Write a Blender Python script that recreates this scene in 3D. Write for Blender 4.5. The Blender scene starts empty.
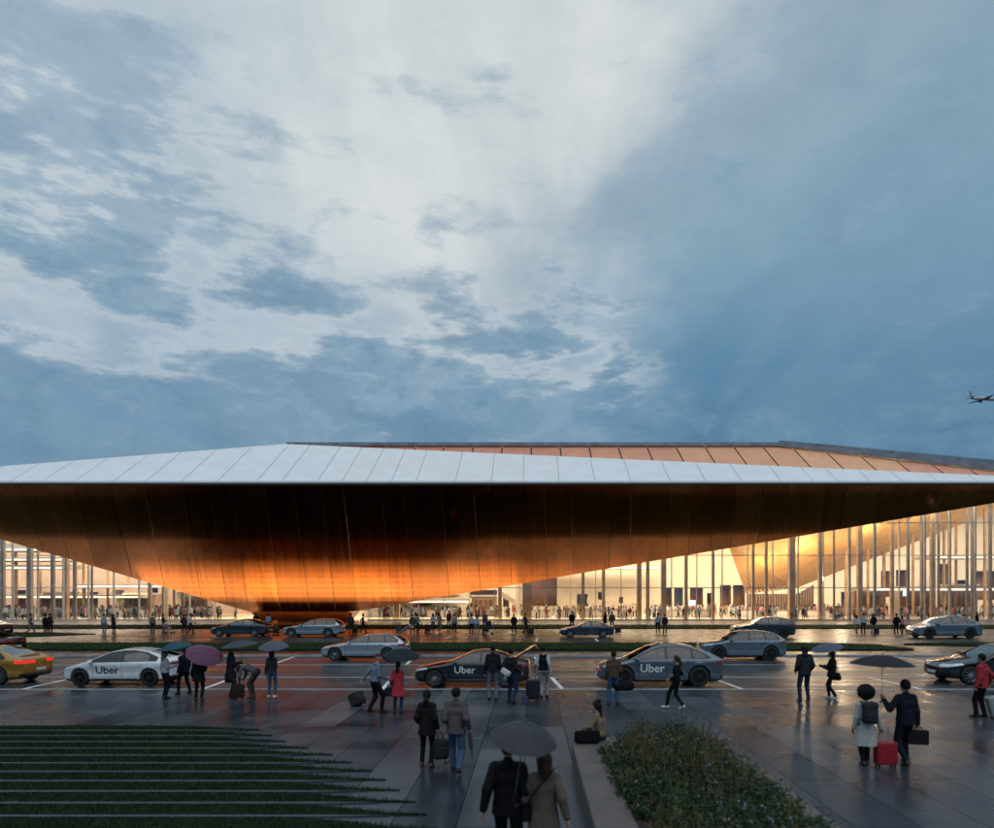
import bpy, bmesh, math, random
import numpy as np
from mathutils import Vector, Matrix

random.seed(11)
RNG = np.random.default_rng(5)
D = bpy.data
SC = bpy.context.scene
COL = SC.collection
PI = math.pi

# ------------------------------------------------------------------ survey of the site
F, CX, CY, CH = 680.0, 530.0, 592.0, 3.6          # focal length and principal point in photo pixels, eye height


def gp(px, y, z=0.0):
    """photo pixel of a point at height z  ->  world point"""
    d = F * (CH - z) / (y - CY)
    return Vector(((px - CX) * d / F, d, z))


def pd(px, y, d):
    """photo pixel at a known distance -> world point"""
    return Vector(((px - CX) * d / F, d, CH + (CY - y) * d / F))


# ------------------------------------------------------------------ materials
def new_mat(name):
    m = D.materials.new(name)
    m.use_nodes = True
    nt = m.node_tree
    return m, nt, nt.nodes['Principled BSDF']


def setp(b, **kw):
    names = dict(col='Base Color', rough='Roughness', metal='Metallic', spec='Specular IOR Level', coat='Coat Weight',
                 emit='Emission Color', estr='Emission Strength', trans='Transmission Weight', ior='IOR', crough='Coat Roughness',
                 aniso='Anisotropic', sheen='Sheen Weight')
    for k, v in kw.items():
        if k in ('col', 'emit') and len(v) == 3:
            v = (*v, 1)
        b.inputs[names[k]].default_value = v


def N(nt, typ, **kw):
    n = nt.nodes.new(typ)
    for k, v in kw.items():
        if k.startswith('i_'):
            n.inputs[k[2:]].default_value = v
        else:
            setattr(n, k, v)
    return n


def L(nt, a, b):
    nt.links.new(a, b)


def ramp(nt, fac, stops):
    r = N(nt, 'ShaderNodeValToRGB')
    el = r.color_ramp.elements
    while len(el) < len(stops):
        el.new(0.5)
    for e, (p, c) in zip(el, stops):
        e.position = p
        e.color = (*c, 1) if len(c) == 3 else c
    L(nt, fac, r.inputs[0])
    return r.outputs[0]


def maprange(nt, v, a, b, c, d, smooth=False):
    n = N(nt, 'ShaderNodeMapRange')
    if smooth:
        n.interpolation_type = 'SMOOTHSTEP'
    n.inputs[1].default_value, n.inputs[2].default_value = a, b
    n.inputs[3].default_value, n.inputs[4].default_value = c, d
    L(nt, v, n.inputs[0])
    return n.outputs[0]


def math_(nt, op, a, b=None, c=None):
    n = N(nt, 'ShaderNodeMath', operation=op)
    for i, x in enumerate((a, b, c)):
        if x is None:
            continue
        if isinstance(x, (int, float)):
            n.inputs[i].default_value = x
        else:
            L(nt, x, n.inputs[i])
    return n.outputs[0]


def mixc(nt, f, a, b, mode='MIX'):
    n = N(nt, 'ShaderNodeMix', data_type='RGBA', blend_type=mode)
    if isinstance(f, (int, float)):
        n.inputs[0].default_value = f
    else:
        L(nt, f, n.inputs[0])
    for i, x in ((6, a), (7, b)):
        if isinstance(x, (tuple, list)):
            n.inputs[i].default_value = (*x, 1) if len(x) == 3 else x
        else:
            L(nt, x, n.inputs[i])
    return n.outputs[2]


_cache = {}


def simple(name, col, rough=0.6, metal=0.0, spec=0.5, var=0.25, scale=6.0, bump=0.0, coat=0.0, bscale=None):
    """plain material with a little procedural variation of colour and roughness"""
    if name in _cache:
        return _cache[name]
    m, nt, b = new_mat(name)
    tc = N(nt, 'ShaderNodeTexCoord')
    no = N(nt, 'ShaderNodeTexNoise', i_Scale=scale, i_Detail=4.0)
    L(nt, tc.outputs['Object'], no.inputs['Vector'])
    lo = tuple(c * (1 - var) for c in col)
    hi = tuple(min(1, c * (1 + var)) for c in col)
    L(nt, ramp(nt, no.outputs[0], [(0.3, lo), (0.7, hi)]), b.inputs['Base Color'])
    L(nt, maprange(nt, no.outputs[0], 0.3, 0.7, max(0.02, rough - 0.08), min(1, rough + 0.08)), b.inputs['Roughness'])
    setp(b, metal=metal, spec=spec, coat=coat)
    if bump:
        n2 = N(nt, 'ShaderNodeTexNoise', i_Scale=bscale or scale * 5, i_Detail=3.0)
        L(nt, tc.outputs['Object'], n2.inputs['Vector'])
        bp = N(nt, 'ShaderNodeBump', i_Strength=bump, i_Distance=0.02)
        L(nt, n2.outputs[0], bp.inputs['Height'])
        L(nt, bp.outputs[0], b.inputs['Normal'])
    _cache[name] = m
    return m


def cloth(name, col, rough=0.85):
    return simple('cloth_' + name, col, rough, var=0.18, scale=9, bump=0.35, bscale=45, spec=0.08)


def glow(name, col, strength):
    if name in _cache:
        return _cache[name]
    m, nt, b = new_mat(name)
    setp(b, col=(0.8, 0.8, 0.8), emit=col, estr=strength, rough=0.4)
    _cache[name] = m
    return m


# ------------------------------------------------------------------ objects
def tag(o, label=None, cat=None, group=None, kind=None):
    if label:
        o['label'] = label
    if cat:
        o['category'] = cat
    if group:
        o['group'] = group
    if kind:
        o['kind'] = kind
    return o


def link(o, parent=None):
    COL.objects.link(o)
    if parent is not None:
        o.parent = parent
    return o


def mesh_obj(name, me, parent=None, loc=None):
    o = D.objects.new(name, me)
    if loc is not None:
        o.location = loc
    return link(o, parent)


def empty(name, loc=(0, 0, 0), rz=0.0):
    o = D.objects.new(name, None)
    o.empty_display_size = 0.2
    o.location = loc
    o.rotation_euler = (0, 0, rz)
    return link(o)


def make_mesh(name, v, f, mats=(), fm=None, smooth=False):
    me = D.meshes.new(name)
    v = np.asarray(v, dtype=np.float32)
    if isinstance(f, np.ndarray):
        n, k = f.shape
        me.vertices.add(len(v))
        me.vertices.foreach_set('co', v.ravel())
        me.loops.add(n * k)
        me.loops.foreach_set('vertex_index', f.astype(np.int32).ravel())
        me.polygons.add(n)
        me.polygons.foreach_set('loop_start', np.arange(0, n * k, k, dtype=np.int32))
        me.update(calc_edges=True)
    else:
        me.from_pydata([tuple(map(float, p)) for p in v], [], f)
    for m in mats:
        me.materials.append(m)
    if fm is not None and len(fm):
        me.polygons.foreach_set('material_index', np.asarray(fm, dtype=np.int32))
    if smooth:
        me.polygons.foreach_set('use_smooth', np.ones(len(me.polygons), dtype=bool))
    me.validate()
    me.update()
    return me


class MB:
    """collects shapes for ONE mesh"""
    def __init__(s):
        s.v, s.f, s.m = [], [], []

    def add(s, v, f, mi=0):
        o = len(s.v)
        s.v += [tuple(p) for p in v]
        s.f += [tuple(i + o for i in q) for q in f]
        s.m += [mi] * len(f)
        return s

    def box(s, x0, x1, y0, y1, z0, z1, mi=0, M=None):
        v = [(x, y, z) for x in (x0, x1) for y in (y0, y1) for z in (z0, z1)]
        if M is not None:
            v = [M @ Vector(p) for p in v]
        return s.add(v, [(0, 1, 3, 2), (4, 6, 7, 5), (0, 4, 5, 1), (2, 3, 7, 6), (0, 2, 6, 4), (1, 5, 7, 3)], mi)

    def tube(s, p0, p1, r0, r1=None, n=10, mi=0, caps=True):
        r1 = r0 if r1 is None else r1
        p0, p1 = Vector(p0), Vector(p1)
        ax = (p1 - p0).normalized()
        u = ax.orthogonal().normalized()
        w = ax.cross(u)
        v = []
        for p, r in ((p0, r0), (p1, r1)):
            for i in range(n):
                a = 2 * PI * i / n
                v.append(p + (u * math.cos(a) + w * math.sin(a)) * r)
        f = [(i, (i + 1) % n, n + (i + 1) % n, n + i) for i in range(n)]
        if caps:
            f += [tuple(range(n))[::-1], tuple(range(n, 2 * n))]
        return s.add(v, f, mi)

    def path(s, pts, r, n=8, mi=0):
        for a, b in zip(pts[:-1], pts[1:]):
            s.tube(a, b, r, r, n, mi)
        return s

    def lathe(s, prof, n=32, M=None, mi=0, mis=None):
        """profile of (radius, height) turned about Z"""
        v, f = [], []
        for r, z in prof:
            for i in range(n):
                a = 2 * PI * i / n
                p = Vector((r * math.cos(a), r * math.sin(a), z))
                v.append(M @ p if M is not None else p)
        o = len(s.v)
        s.v += [tuple(p) for p in v]
        for j in range(len(prof) - 1):
            for i in range(n):
                s.f.append((o + j * n + i, o + j * n + (i + 1) % n, o + (j + 1) * n + (i + 1) % n, o + (j + 1) * n + i))
                s.m.append(mis[j] if mis else mi)
        return s

    def prism(s, poly, z0, z1, mi=0, M=None):
        n = len(poly)
        v = [Vector((x, y, z0)) for x, y in poly] + [Vector((x, y, z1)) for x, y in poly]
        if M is not None:
            v = [M @ p for p in v]
        f = [tuple(range(n))[::-1], tuple(range(n, 2 * n))] + [(i, (i + 1) % n, n + (i + 1) % n, n + i) for i in range(n)]
        return s.add(v, f, mi)

    def quad(s, a, b, c, d, mi=0):
        return s.add([a, b, c, d], [(0, 1, 2, 3)], mi)

    def mesh(s, name, mats, smooth=False, bevel=0.0):
        if not isinstance(mats, (list, tuple)):
            mats = [mats]
        me = make_mesh(name, s.v, s.f, mats, s.m, smooth)
        bm = bmesh.new()
        bm.from_mesh(me)
        bmesh.ops.recalc_face_normals(bm, faces=bm.faces)
        if bevel:
            bmesh.ops.bevel(bm, geom=[e for e in bm.edges if len(e.link_faces) == 2 and e.calc_face_angle(0) > 0.6], offset=bevel,
                            segments=2, affect='EDGES', clamp_overlap=True)
        bm.to_mesh(me)
        bm.free()
        return me

    def build(s, name, mats, parent=None, smooth=False, bevel=0.0, loc=None):
        return mesh_obj(name, s.mesh(name, mats, smooth, bevel), parent, loc)


# ------------------------------------------------------------------ implicit surfaces (bodies, bags, cars)
def smin(a, b, k):
    h = np.clip(0.5 + 0.5 * (b - a) / k, 0, 1)
    return b + (a - b) * h - k * h * (1 - h)


def smax(a, b, k):
    return -smin(-a, -b, k)


def prim_d(p, X, Y, Z):
    t = p[0]
    if t == 'c':
        a, b, ra, rb = p[1], p[2], p[3], p[4]
        bx, by, bz = b[0] - a[0], b[1] - a[1], b[2] - a[2]
        ll = bx * bx + by * by + bz * bz + 1e-9
        x, y, z = X - a[0], Y - a[1], Z - a[2]
        h = np.clip((x * bx + y * by + z * bz) / ll, 0, 1)
        return np.sqrt((x - bx * h) ** 2 + (y - by * h) ** 2 + (z - bz * h) ** 2) - (ra + (rb - ra) * h)
    if t == 'e':
        c, r = p[1], p[2]
        x, y, z = X - c[0], Y - c[1], Z - c[2]
        k0 = np.sqrt((x / r[0]) ** 2 + (y / r[1]) ** 2 + (z / r[2]) ** 2)
        k1 = np.sqrt((x / r[0] ** 2) ** 2 + (y / r[1] ** 2) ** 2 + (z / r[2] ** 2) ** 2) + 1e-6
        return k0 * (k0 - 1) / k1
    if t == 'b':                                                   # rounded box: centre, half sizes, radius
        c, h, r = p[1], p[2], p[3]
        x, y, z = abs(X - c[0]) - h[0] + r, abs(Y - c[1]) - h[1] + r, abs(Z - c[2]) - h[2] + r
        return np.sqrt(np.maximum(x, 0) ** 2 + np.maximum(y, 0) ** 2 + np.maximum(z, 0) ** 2) + np.minimum(np.maximum(x, np.maximum(y, z)), 0) - r
    if t == 'k':                                                   # coat skirt: centre, top z, hem z, top radius, hem radius, flatness, folds
        c, zt, zh, rt, rb, fl, fo = p[1:8]
        x, y = X - c[0], (Y - c[1]) / fl
        h = np.clip((zt - Z) / (zt - zh), 0, 1)
        th = np.arctan2(y, x)
        R = rt + (rb - rt) * h + fo * h * (np.sin(7 * th + c[0] * 9) + 0.6 * np.sin(12 * th + 1.3))
        return np.maximum((np.sqrt(x * x + y * y) - R) * 0.8, np.maximum(Z - zt, zh - Z))
    raise ValueError(t)


def surface_nets(Fd, o, v):
    s = Fd < 0
    nx, ny, nz = Fd.shape
    c = np.zeros((nx - 1, ny - 1, nz - 1), dtype=np.int8)
    for i in (0, 1):
        for j in (0, 1):
            for k in (0, 1):
                c += s[i:nx - 1 + i, j:ny - 1 + j, k:nz - 1 + k]
    act = (c > 0) & (c < 8)
    idx = np.argwhere(act)
    if not len(idx):
        return np.zeros((0, 3)), np.zeros((0, 4), int)
    num = -np.ones(act.shape, dtype=np.int64)
    num[act] = np.arange(len(idx))
    acc = np.zeros((len(idx), 3))
    cnt = np.zeros(len(idx))
    cor = [(i, j, k) for i in (0, 1) for j in (0, 1) for k in (0, 1)]
    for a in range(8):
        for b in range(a + 1, 8):
            A, B = np.array(cor[a]), np.array(cor[b])
            if abs(A - B).sum() != 1:
                continue
            fa = Fd[idx[:, 0] + A[0], idx[:, 1] + A[1], idx[:, 2] + A[2]]
            fb = Fd[idx[:, 0] + B[0], idx[:, 1] + B[1], idx[:, 2] + B[2]]
            m = (fa < 0) != (fb < 0)
            t = np.where(m, fa / np.where(m, fa - fb, 1), 0)
            acc += m[:, None] * (A + t[:, None] * (B - A))
            cnt += m
    V = (idx + acc / cnt[:, None]) * v + np.asarray(o)
    Q = []
    for ax in range(3):
        sl0 = [slice(None)] * 3
        sl1 = [slice(None)] * 3
        sl0[ax], sl1[ax] = slice(0, -1), slice(1, None)
        a, b = s[tuple(sl0)], s[tuple(sl1)]
        e = np.argwhere(a != b)
        o1, o2 = (ax + 1) % 3, (ax + 2) % 3
        ok = (e[:, o1] > 0) & (e[:, o2] > 0) & (e[:, o1] < Fd.shape[o1] - 1) & (e[:, o2] < Fd.shape[o2] - 1)
        e = e[ok]
        fl = a[e[:, 0], e[:, 1], e[:, 2]]

        def g(d1, d2):
            q = e.copy()
            q[:, o1] += d1
            q[:, o2] += d2
            return num[q[:, 0], q[:, 1], q[:, 2]]
        q = np.stack([g(-1, -1), g(0, -1), g(0, 0), g(-1, 0)], 1)
        q[~fl] = q[~fl][:, ::-1]
        Q.append(q)
    return V, np.concatenate(Q)


def relax(V, Q, n=1, w=0.5):
    e = np.concatenate([Q[:, [0, 1]], Q[:, [1, 2]], Q[:, [2, 3]], Q[:, [3, 0]]])
    for _ in range(n):
        acc = np.zeros_like(V)
        cnt = np.zeros(len(V))
        for i in range(3):
            acc[:, i] = np.bincount(e[:, 0], V[e[:, 1], i], len(V)) + np.bincount(e[:, 1], V[e[:, 0], i], len(V))
        cnt = np.bincount(e[:, 0], minlength=len(V)) + np.bincount(e[:, 1], minlength=len(V))
        V = V * (1 - w) + w * acc / np.maximum(cnt, 1)[:, None]
    return V


def bounds(prims):
    lo, hi = np.full(3, 1e9), np.full(3, -1e9)
    for p in prims:
        if p[0] == 'c':
            r = max(p[3], p[4])
            P = np.array([p[1], p[2]], float)
            a, b = P.min(0) - r, P.max(0) + r
        elif p[0] in 'eb':
            a, b = np.array(p[1], float) - np.array(p[2]), np.array(p[1], float) + np.array(p[2])
        else:
            r = max(p[4], p[5]) + 0.04
            a = np.array([p[1][0] - r, p[1][1] - r, p[3]])
            b = np.array([p[1][0] + r, p[1][1] + r, p[2]])
        lo, hi = np.minimum(lo, a), np.maximum(hi, b)
    return lo, hi


def sdf(prims, v, floor=None, cuts=(), sm=1):
    """prims = [(type, ..., material index, blend radius)], smoothly joined in order -> vertices, quads, material per quad"""
    lo, hi = bounds(prims)
    lo, hi = lo - 2.5 * v, hi + 2.5 * v
    n = np.ceil((hi - lo) / v).astype(int) + 1
    ax = [np.float32(lo[i]) + np.arange(n[i], dtype=np.float32) * np.float32(v) for i in range(3)]
    X, Y, Z = np.meshgrid(*ax, indexing='ij', sparse=True)
    Fd = None
    for p in prims:
        d = prim_d(p, X, Y, Z)
        Fd = np.array(np.broadcast_to(d, n), dtype=np.float32) if Fd is None else smin(Fd, d, p[-1])
    for c in cuts:                                                  # half spaces removed: (point, normal)
        Fd = np.maximum(Fd, (X - c[0][0]) * c[1][0] + (Y - c[0][1]) * c[1][1] + (Z - c[0][2]) * c[1][2])
    if floor is not None:
        Fd = np.maximum(Fd, floor - Z)
    Fd += 0.0 * X
    V, Q = surface_nets(Fd, lo, v)
    V = relax(V, Q, sm, 0.5)
    C = V[Q].mean(1)
    best, bi = np.full(len(C), 1e9), np.zeros(len(C), int)
    for p in prims:
        d = prim_d(p, C[:, 0], C[:, 1], C[:, 2])
        m = d < best
        best[m] = d[m]
        bi[m] = p[-2]
    return V, Q, bi


def sdf_mesh(name, prims, v, mats, **kw):
    V, Q, mi = sdf(prims, v, **kw)
    return make_mesh(name, V, Q, mats, mi, smooth=True)

# ------------------------------------------------------------------ camera and render settings
cam = D.cameras.new('camera')
cam.sensor_fit = 'HORIZONTAL'
cam.sensor_width = 36
cam.lens = 36 * F / 994
cam.shift_x = (497 - CX) / 994
cam.shift_y = (CY - 414) / 994
cam.dof.use_dof = True
cam.dof.focus_distance = 38
cam.dof.aperture_fstop = 0.75
cam.clip_start, cam.clip_end = 0.1, 6000
co = D.objects.new('camera', cam)
co.location = (0, 0, CH)
co.rotation_euler = (PI / 2, 0, 0)
link(co)
SC.camera = co
SC.view_settings.view_transform = 'Standard'
SC.view_settings.look = 'None'
SC.view_settings.exposure = 0
SC.view_settings.gamma = 1
SC.view_settings.use_curve_mapping = False
SC.render.engine = 'CYCLES'
cy = SC.cycles
cy.use_denoising = True
cy.max_bounces, cy.diffuse_bounces, cy.glossy_bounces, cy.transmission_bounces, cy.transparent_max_bounces = 8, 3, 4, 4, 16
cy.caustics_reflective = cy.caustics_refractive = False
cy.sample_clamp_indirect = 6
cy.blur_glossy = 0.5

# ------------------------------------------------------------------ sky: dusk blue under a broken overcast
SUN_EL, SUN_AZ = math.radians(56), math.radians(168)


def build_world():
    w = D.worlds.new('World')
    SC.world = w
    w.use_nodes = True
    nt = w.node_tree
    nt.nodes.clear()
    out = N(nt, 'ShaderNodeOutputWorld')
    bg = N(nt, 'ShaderNodeBackground', i_Strength=0.1)
    L(nt, bg.outputs[0], out.inputs[0])
    sky = N(nt, 'ShaderNodeTexSky', sky_type='NISHITA')
    sky.sun_disc = False
    sky.sun_elevation = SUN_EL
    sky.sun_rotation = SUN_AZ
    tc = N(nt, 'ShaderNodeTexCoord')
    dirv = tc.outputs['Generated']
    sx = N(nt, 'ShaderNodeSeparateXYZ')
    L(nt, dirv, sx.inputs[0])
    x, y, z = sx.outputs

    def noise(vec, scale, detail=6, rough=0.55, dist=0.0, off=(0, 0, 0), st=(1, 1, 1)):
        mp = N(nt, 'ShaderNodeMapping')
        mp.inputs['Location'].default_value = off
        mp.inputs['Scale'].default_value = st
        L(nt, vec, mp.inputs[0])
        n = N(nt, 'ShaderNodeTexNoise', i_Scale=scale, i_Detail=detail, i_Roughness=rough, i_Distortion=dist)
        L(nt, mp.outputs[0], n.inputs['Vector'])
        return n

    def blob(px, py, r0, r1, vec):
        d = Vector(((px - CX) / F, 1, (CY - py) / F)).normalized()
        dp = N(nt, 'ShaderNodeVectorMath', operation='DOT_PRODUCT')
        L(nt, vec, dp.inputs[0])
        dp.inputs[1].default_value = d
        return maprange(nt, dp.outputs['Value'], math.cos(math.radians(r1)), math.cos(math.radians(r0)), 0, 1, True)

    # the cloud deck seen in perspective: direction projected on a high plane
    zc = math_(nt, 'ADD', math_(nt, 'MAXIMUM', z, 0.0), 0.22)
    cp = N(nt, 'ShaderNodeCombineXYZ')
    L(nt, math_(nt, 'DIVIDE', x, zc), cp.inputs[0])
    L(nt, math_(nt, 'DIVIDE', y, zc), cp.inputs[1])
    deck = cp.outputs[0]

    def warped(scale, amt, off):
        """direction shifted by noise: frays the soft edges of the cloud masses"""
        wn = noise(dirv, scale, 7, 0.6, 0.0, off, (1, 1, 1.7))
        wv = N(nt, 'ShaderNodeVectorMath', operation='MULTIPLY_ADD')
        L(nt, wn.outputs['Color'], wv.inputs[0])
        wv.inputs[1].default_value = (amt,) * 3
        wv.inputs[2].default_value = (-amt / 2,) * 3
        wd = N(nt, 'ShaderNodeVectorMath', operation='ADD')
        L(nt, dirv, wd.inputs[0])
        L(nt, wv.outputs[0], wd.inputs[1])
        nn = N(nt, 'ShaderNodeVectorMath', operation='NORMALIZE')
        L(nt, wd.outputs[0], nn.inputs[0])
        return nn.outputs[0]

    def vmax(*a):
        r = a[0]
        for q in a[1:]:
            r = math_(nt, 'MAXIMUM', r, q)
        return r
    wsoft, wrag = warped(1.7, 0.52, (3, 1, 0)), warped(4.0, 0.34, (0.4, 2, 7))

    # blue-grey body of the sky, paler with height
    base = ramp(nt, z, [(0.0, (0.135, 0.250, 0.36)), (0.20, (0.072, 0.190, 0.320)), (0.30, (0.100, 0.240, 0.375)), (0.42, (0.200, 0.345, 0.455)),
                        (0.55, (0.310, 0.440, 0.525)), (0.70, (0.42, 0.52, 0.58)), (1.0, (0.58, 0.64, 0.68))])
    # thin bright overcast, upper centre and upper left
    br = vmax(blob(320, 190, 8, 32, wsoft), blob(180, 20, 6, 26, wsoft), blob(20, 270, 3, 15, wrag), blob(460, 270, 4, 22, wsoft), math_(nt, 'MULTIPLY', blob(170, 340, 5, 20, wrag), 0.85))
    b2 = blob(490, 50, 0, 22, wsoft)
    veil = noise(deck, 1.7, 6, 0.62, 0.25, (0.4, 1.9, 0), (1.5, 0.7, 1))
    br = math_(nt, 'MULTIPLY', vmax(br, b2), maprange(nt, veil.outputs[0], 0.22, 0.64, 0.50, 1.0, True))
    brightcol = mixc(nt, b2, (0.50, 0.595, 0.66), (0.76, 0.79, 0.775))
    c1 = mixc(nt, math_(nt, 'MULTIPLY', br, 0.95), base, brightcol)
    # soft darker folds running down from the upper right
    fold = noise(deck, 0.9, 5, 0.5, 0.4, (5.3, 2.2, 0), (2.4, 0.5, 1))
    fm = math_(nt, 'MULTIPLY', maprange(nt, fold.outputs[0], 0.45, 0.66, 0, 1, True), blob(760, 190, 6, 30, wsoft))
    st = vmax(blob(770, 55, 0, 6, wsoft), blob(715, 120, 0, 6, wsoft), blob(665, 185, 0, 6, wsoft))
    c1 = mixc(nt, math_(nt, 'MULTIPLY', vmax(fm, math_(nt, 'MULTIPLY', st, 0.9)), 0.6), c1, (0.20, 0.325, 0.44))
    # broken cumulus: ragged blue-grey clouds with paler rims, denser to the left and low down
    cu = noise(dirv, 6.5, 10, 0.62, 0.0, (1.55, 0.3, 4.2), (1.0, 1.0, 3.1))
    reg = vmax(math_(nt, 'MULTIPLY', blob(0, 140, 5, 15, wrag), 1.25), math_(nt, 'MULTIPLY', blob(40, 220, 1, 9, wrag), 0.8), math_(nt, 'MULTIPLY', blob(200, 180, 1, 8, wrag), 0.9), math_(nt, 'MULTIPLY', blob(130, 310, 6, 19, wrag), 0.72), math_(nt, 'MULTIPLY', blob(120, 420, 5, 16, wrag), 0.8),
               blob(330, 385, 2, 9, wrag), blob(450, 370, 2, 8, wrag), blob(560, 375, 1, 9, wrag), math_(nt, 'MULTIPLY', blob(385, 130, 0, 5, wrag), 0.5), math_(nt, 'MULTIPLY', blob(590, 305, 0, 5, wrag), 0.75))
    low = maprange(nt, z, 0.20, 0.335, 1.0, 0.0, True)
    cv = math_(nt, 'ADD', math_(nt, 'ADD', maprange(nt, cu.outputs[0], 0.0, 1.0, -0.1, 1.1), math_(nt, 'MULTIPLY', reg, 0.20)), math_(nt, 'MULTIPLY', low, 0.22))
    dark = maprange(nt, cv, 0.555, 0.80, 0, 1, True)
    rim = math_(nt, 'MULTIPLY', maprange(nt, cv, 0.54, 0.63, 0, 1, True), maprange(nt, cv, 0.71, 0.63, 0, 1, True))
    rim = math_(nt, 'MULTIPLY', rim, vmax(reg, math_(nt, 'MULTIPLY', low, blob(430, 400, 3, 16, wrag))))
    c2 = mixc(nt, math_(nt, 'MULTIPLY', rim, 0.5), c1, (0.66, 0.72, 0.74))
    shade = noise(wrag, 6.0, 7, 0.6, 0.0, (0.2, 7.7, 1), (1, 1, 2.4))
    dcol = ramp(nt, math_(nt, 'ADD', maprange(nt, shade.outputs[0], 0.2, 0.8, 0.02, 0.48), math_(nt, 'MULTIPLY', z, 0.75)),
                [(0.30, (0.080, 0.195, 0.315)), (0.46, (0.140, 0.275, 0.405)), (0.64, (0.30, 0.42, 0.53))])
    c3 = mixc(nt, math_(nt, 'MULTIPLY', dark, 0.78), c2, dcol)
    fine = noise(dirv, 14.0, 6, 0.62, 0.0, (2, 2, 2), (1, 1, 2))
    c3 = mixc(nt, 1.0, c3, ramp(nt, fine.outputs[0], [(0.3, (0.94, 0.95, 0.96)), (0.7, (1.05, 1.04, 1.03))]), 'MULTIPLY')
    ten = mixc(nt, 1.0, c3, (10, 10, 10), 'MULTIPLY')
    L(nt, mixc(nt, 0.93, sky.outputs[0], ten), bg.inputs[0])


build_world()
sun = D.lights.new('sun', 'SUN')
sun.energy, sun.angle, sun.color = 0.85, math.radians(75), (0.97, 0.98, 1.0)
so = D.objects.new('sun', sun)
so.rotation_euler = Vector((math.sin(SUN_AZ) * math.cos(SUN_EL), math.cos(SUN_AZ) * math.cos(SUN_EL), math.sin(SUN_EL))).to_track_quat('Z', 'Y').to_euler()
link(so)


# ------------------------------------------------------------------ ground materials
def wet_stone():
    m, nt, b = new_mat('wet_paving')
    tc = N(nt, 'ShaderNodeTexCoord')
    mp = N(nt, 'ShaderNodeMapping')
    mp.inputs['Rotation'].default_value = (0, 0, PI / 2)
    mp.inputs['Location'].default_value = (0.0, 0.12, 0)
    L(nt, tc.outputs['Object'], mp.inputs[0])
    br = N(nt, 'ShaderNodeTexBrick', offset=0.37, offset_frequency=2, squash=1.6, squash_frequency=3)
    br.inputs['Scale'].default_value = 1.0
    br.inputs['Mortar Size'].default_value = 0.008
    br.inputs['Mortar Smooth'].default_value = 0.2
    br.inputs['Brick Width'].default_value = 2.6
    br.inputs['Row Height'].default_value = 1.02
    br.inputs['Color1'].default_value = (0, 0, 0, 1)
    br.inputs['Color2'].default_value = (1, 1, 1, 1)
    br.inputs['Mortar'].default_value = (0.5, 0.5, 0.5, 1)
    br.inputs['Bias'].default_value = -0.1
    L(nt, mp.outputs[0], br.inputs['Vector'])
    n1 = N(nt, 'ShaderNodeTexNoise', i_Scale=0.45, i_Detail=4.0, i_Roughness=0.5)
    L(nt, tc.outputs['Object'], n1.inputs['Vector'])
    n2 = N(nt, 'ShaderNodeTexNoise', i_Scale=14.0, i_Detail=5.0)
    L(nt, tc.outputs['Object'], n2.inputs['Vector'])
    slab = ramp(nt, br.outputs['Color'], [(0.0, (0.023, 0.031, 0.043)), (0.45, (0.033, 0.042, 0.055)), (0.8, (0.046, 0.056, 0.070)), (1.0, (0.075, 0.086, 0.102))])
    slab = mixc(nt, 1.0, slab, ramp(nt, n2.outputs[0], [(0.25, (0.75, 0.75, 0.75)), (0.75, (1.25, 1.25, 1.25))]), 'MULTIPLY')
    slab = mixc(nt, 1.0, slab, ramp(nt, n1.outputs[0], [(0.3, (0.72, 0.74, 0.78)), (0.65, (1.15, 1.13, 1.1))]), 'MULTIPLY')
    col = mixc(nt, br.outputs['Fac'], slab, (0.006, 0.006, 0.007))
    L(nt, col, b.inputs['Base Color'])
    rg = maprange(nt, n1.outputs[0], 0.30, 0.70, 0.14, 0.34, True)
    rg = math_(nt, 'ADD', rg, math_(nt, 'MULTIPLY', br.outputs['Color'], 0.10))
    L(nt, rg, b.inputs['Roughness'])
    sp = ramp(nt, br.outputs['Color'], [(0.0, (0.12,) * 3), (0.5, (0.19,) * 3), (1.0, (0.30,) * 3)])
    L(nt, mixc(nt, br.outputs['Fac'], sp, (0.0, 0.0, 0.0)), b.inputs['Specular IOR Level'])
    bp = N(nt, 'ShaderNodeBump', i_Strength=0.30, i_Distance=0.01)
    hh = math_(nt, 'SUBTRACT', math_(nt, 'ADD', math_(nt, 'MULTIPLY', n2.outputs[0], 0.25), math_(nt, 'MULTIPLY', br.outputs['Color'], 0.2)), br.outputs['Fac'])
    L(nt, hh, bp.inputs['Height'])
    L(nt, bp.outputs[0], b.inputs['Normal'])
    return m


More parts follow.
